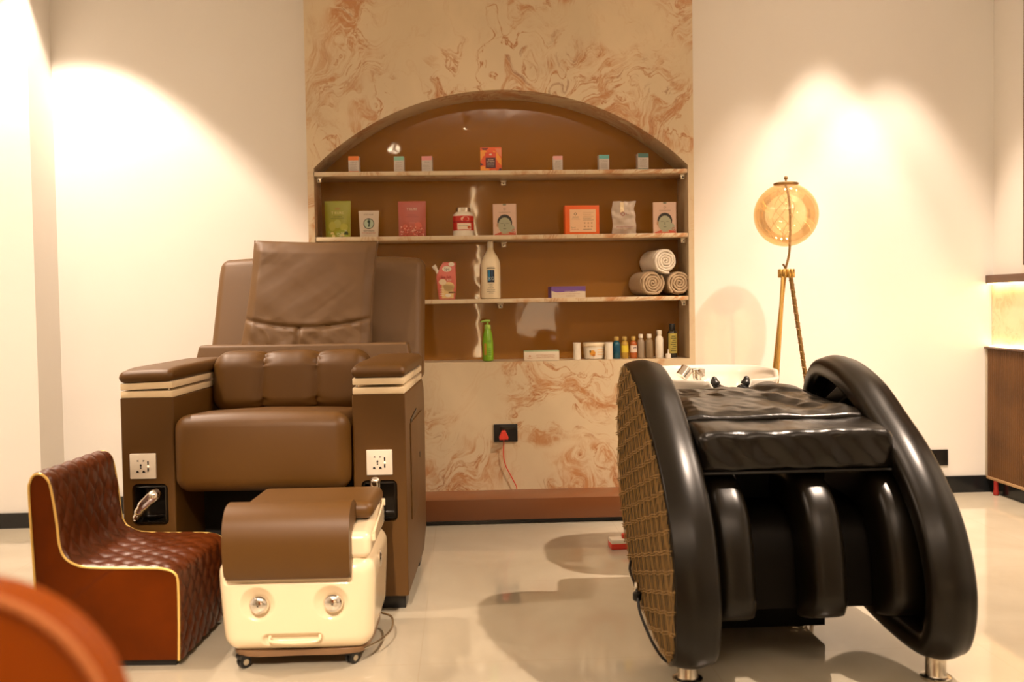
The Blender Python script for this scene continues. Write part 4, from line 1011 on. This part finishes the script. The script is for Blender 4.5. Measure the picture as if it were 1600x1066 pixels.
# ------------------------------------------------------------------ floor lamp
lp = thing('floor_lamp', 'brass tripod floor lamp with round amber glass globe', 'lamp', (1.45, 4.40, 0))
GLASS = bpy.data.materials.new('amber_glass'); GLASS.use_nodes = True
nt = GLASS.node_tree; N = nt.nodes; L = nt.links; N.remove(N['Principled BSDF'])
tr = N.new('ShaderNodeBsdfTransparent'); tr.inputs[0].default_value = (1.0, .86, .62, 1); gl = N.new('ShaderNodeBsdfGlossy'); gl.inputs['Roughness'].default_value = .02; gl.inputs[0].default_value = (1, .85, .6, 1)
df = N.new('ShaderNodeBsdfDiffuse'); df.inputs[0].default_value = (.80, .55, .28, 1)
lw = N.new('ShaderNodeLayerWeight'); lw.inputs[0].default_value = .35
mr = N.new('ShaderNodeMapRange'); mr.inputs[3].default_value = .10; mr.inputs[4].default_value = .6; L.new(lw.outputs['Fresnel'], mr.inputs[0])
m0 = N.new('ShaderNodeMixShader'); m0.inputs[0].default_value = .12; L.new(tr.outputs[0], m0.inputs[1]); L.new(df.outputs[0], m0.inputs[2])
m1 = N.new('ShaderNodeMixShader'); L.new(mr.outputs[0], m1.inputs[0]); L.new(m0.outputs[0], m1.inputs[1]); L.new(gl.outputs[0], m1.inputs[2])
L.new(m1.outputs[0], N['Material Output'].inputs[0])
bm = bmesh.new(); bmesh.ops.create_uvsphere(bm, u_segments=48, v_segments=32, radius=.141); bmesh.ops.translate(bm, verts=bm.verts, vec=(0, 0, 1.378))
gb = obj('glass_globe', bm, GLASS, lp)
obj('cap_ring', LA([(.052, 1.510), (.055, 1.512), (.055, 1.518), (.050, 1.521), (.006, 1.523)], n=36), BRASSD, lp)
fn_ = obj('finial', LA([(.004, 1.521), (.004, 1.533), (.008, 1.537), (.009, 1.543), (.006, 1.549), (.001, 1.551)], n=16), BRASSD, lp)
obj('inner_stem', TU(spline([(-.002, 0, 1.51), (.010, 0, 1.47), (.017, 0, 1.41), (.018, 0, 1.33), (.016, 0, 1.24), (.012, 0, 1.20), (.004, 0, 1.165), (-.004, 0, 1.14)], 6), .0055, 10), BRASSD, lp)
LED = mat('warm_filament', (1, .7, .4), .5, emit=(1, .62, .28), es=6)
bm = bmesh.new(); random.seed(4)
for k in range(5):
    pts = [(.018+.03*sin(k*1.3+j*.5)+.01*k-.05, .03*cos(k*2+j*.6), 1.50-.02*j) for j in range(13)]; tube(bm, spline(pts, 2), .0008, 4)
obj('fairy_wire', bm, BRASSD, lp)
for k in range(10):
    bm = bmesh.new(); bmesh.ops.create_icosphere(bm, subdivisions=1, radius=.0026); obj('fairy_bulb', bm, LED, lp, (random.uniform(-.06, .05), random.uniform(-.05, .05), random.uniform(1.27, 1.46)))
bm = bmesh.new()
for k in range(9): a = 2*PI*k/9; lathe(bm, [(.010, 0), (.0115, .002), (.0115, .036), (.010, .038)], (.027*cos(a), .018*sin(a), 1.098), 12)
lathe(bm, [(.024, 0), (.024, .036)], (0, 0, 1.099), 20); obj('hub', bm, BRASS, lp)
obj('locking_screw', TU(spline([(-.006, -.01, 1.13), (-.012, -.012, 1.148), (-.020, -.012, 1.158)], 3), .005, 8), BRASSD, lp)
bt = Vector((-.012, -.01, 1.10))
obj('leg', TU([(-.020, -.015, 1.10), (-.145, -.17, .0)], .0095, 12), BRASS, lp); obj('leg', TU([(-.005, .015, 1.10), (-.062, .22, 0)], .0095, 12), BRASS, lp)
bm = bmesh.new(); tube(bm, [(.020, 0, 1.10), (.185, .02, 0)], .0095, 12)
tube(bm, [(.020+.165*j/220+.0105*cos(j*.9), .02*j/220+.0105*sin(j*.9), 1.10-1.1*j/220) for j in range(220)], .0018, 4)
obj('leg', bm, BRASSD, lp, label='leg wound with beaded wire')

# ------------------------------------------------------------------ right side counter
ct = thing('reception_counter', 'walnut fluted counter with lit onyx recess on the right wall', 'counter', (2.66, 4.945, 0))
obj('carcass', B(.012, .036, -1.6, -.012, .085, .735), DARKW, ct)
bm = bmesh.new(); yy = -.012
while yy > -1.6: lathe(bm, [(.0085, .085), (.0085, .732)], (.008, yy-.0085, 0), 8); yy -= .0175
obj('fluted_front', bm, SLAT, ct)
obj('end_strip', B(-.004, .014, -.012, -.002, .08, .738, .001), mat('grey_edge', (.45, .38, .28), .5), ct)
obj('worktop', B(-.012, .038, -1.6, -.002, .735, .745, .001), DARKW, ct)
obj('bottom_rail', B(-.002, .036, -1.6, -.004, .070, .085, .001), mat('pale_wood', (.40, .25, .12), .5), ct)
obj('recess_panel', B(.030, .0385, -1.6, -.002, .745, 1.062), MARBL, ct)
obj('top_shelf', B(-.004, .0385, -1.6, -.002, 1.066, 1.107, .001), DARKW, ct)
obj('light_strip', B(.004, .020, -1.59, -.01, 1.060, 1.066), mat('led_strip', (1, .8, .5), .5, emit=(1, .68, .34), es=14), ct)
obj('light_strip', B(.012, .024, -1.59, -.01, .7452, .749), mat('led_strip', (1, .8, .5), .5, emit=(1, .68, .34), es=14), ct)
for yq in (-.10, -.8, -1.5): obj('foot', LA([(.010, 0), (.014, .004), (.014, .02), (.011, .026), (.011, .072)], (.0, yq, 0), 14), mat('red_lacquer', (.25, .02, .015), .25), ct)
t = thing('wall_cabinet', 'dark wood wall cabinet edge above the lit counter shelf', 'cabinet', (2.66, 4.60, 1.14))
obj('cabinet_body', B(0, .039, -1.2, .0, 0, 1.5, .002), DARKW, t); obj('door', B(-.012, 0, -.59, -.006, .006, 1.494, .002), DARKW, t); obj('door', B(-.012, 0, -1.19, -.60, .006, 1.494, .002), DARKW, t)
t = thing('switch_plate', 'black socket plate low on the cream wall behind the black lounger', 'socket', (2.405, 4.95, .18))
obj('plate', B(-.056, .056, -.010, -.0005, -.04, .042, .002), BLACKP, t); obj('rocker', B(-.045, -.01, -.013, -.010, -.02, .02, .001), DARKG, t)

# ------------------------------------------------------------------ orange armchair close to the camera
oc = thing('orange_armchair', 'blurred orange leather armchair with rolled arm close to the camera', 'armchair', (-.455, .90, 0))
Rr = .140
def roll(c, L_, r, name, parent):
    bm = bmesh.new(); prof = [(r-.02, 0), (r-.008, .004), (r, .016), (r, L_-.016), (r-.02, L_)]
    lathe(bm, prof, (0, 0, 0), 64, Matrix.Translation(c) @ Matrix.Rotation(-PI/2, 4, 'X')); return obj(name, bm, ORANGE, parent)
ra = roll((.020, -.06, .632), .06, Rr, 'rolled_arm', oc)
obj('arm_lit_edge_piping', TU([(.020+(Rr-.006)*cos(2*PI*i/64), -.058, .632+(Rr-.006)*sin(2*PI*i/64)) for i in range(64)], .0055, 8, True), ORANGEL, ra)  # ring painted lighter as the lit rounded edge
obj('arm_scroll', TU([(-.035+.095*cos(2*PI*i/64), -.060, .560+.095*sin(2*PI*i/64)) for i in range(64)], .009, 8, True), ORANGEL, ra)
obj('arm_panel', B(-.12, .13, -.05, -.005, .06, .62, .015), ORANGE, oc)
bm = bmesh.new(); rbox(bm, (-.06, -.33, .40), (.46, .52, .14), .05, (6, 6, 2)); obj('seat_cushion', bm, ORANGE, oc)
obj('seat_base', B(-.26, .12, -.57, -.06, .08, .33, .01), ORANGE, oc)
bm = bmesh.new(); rbox(bm, (-.34, -.33, .50), (.10, .54, .50), .04, (2, 6, 4)); obj('backrest', bm, ORANGE, oc)
for x, y in ((-.25, -.55), (.08, -.55), (-.25, -.07), (.08, -.07)): obj('leg', LA([(.014, 0), (.02, .085)], (x, y, 0), 14), DARKW, oc)

# ------------------------------------------------------------------ behind the camera: what the glossy alcove back mirrors
EM = mat('mirrored_glow', (1, .8, .55), .5, emit=(1, .74, .46), es=3.0)  # added glow, gives the alcove back its bright mirrored patch
S(obj('door_1', B(-.36, .15, -2.5, -2.485, .02, 2.5), mat('door_white', (.75, .62, .45), .5)))
t = tag(obj('door_light_strip', B(.168, .175, -2.5, -2.47, .3, 2.5), mat('strip_glow', (1, .8, .5), .5, emit=(1, .78, .5), es=22)), 'thin vertical light strip beside the door behind the camera', 'light')
t = tag(obj('mirrored_glow_panel', B(.74, 1.18, -2.5, -2.46, .60, 1.05, .01), EM), 'added glowing square behind the camera, mirrored by the alcove back', 'light')
def cyl_lamp(x, y, label):
    t = thing('ceiling_cylinder_lamp', label, 'lamp', (x, y, 2.9), 0, 'cylinder lamps behind the camera')
    obj('housing', LA([(.05, -.16), (.055, -.158), (.055, 0)], n=28), BLACKP, t); obj('lens', LA([(.044, -.163), (.044, -.1605)], n=28), mat('lamp_lens', (1, .8, .6), .5, emit=(1, .78, .5), es=60), t)
cyl_lamp(-.78, -1.48, 'black cylinder ceiling lamp farther behind the camera'); cyl_lamp(.11, -.28, 'black cylinder ceiling lamp just behind the camera')
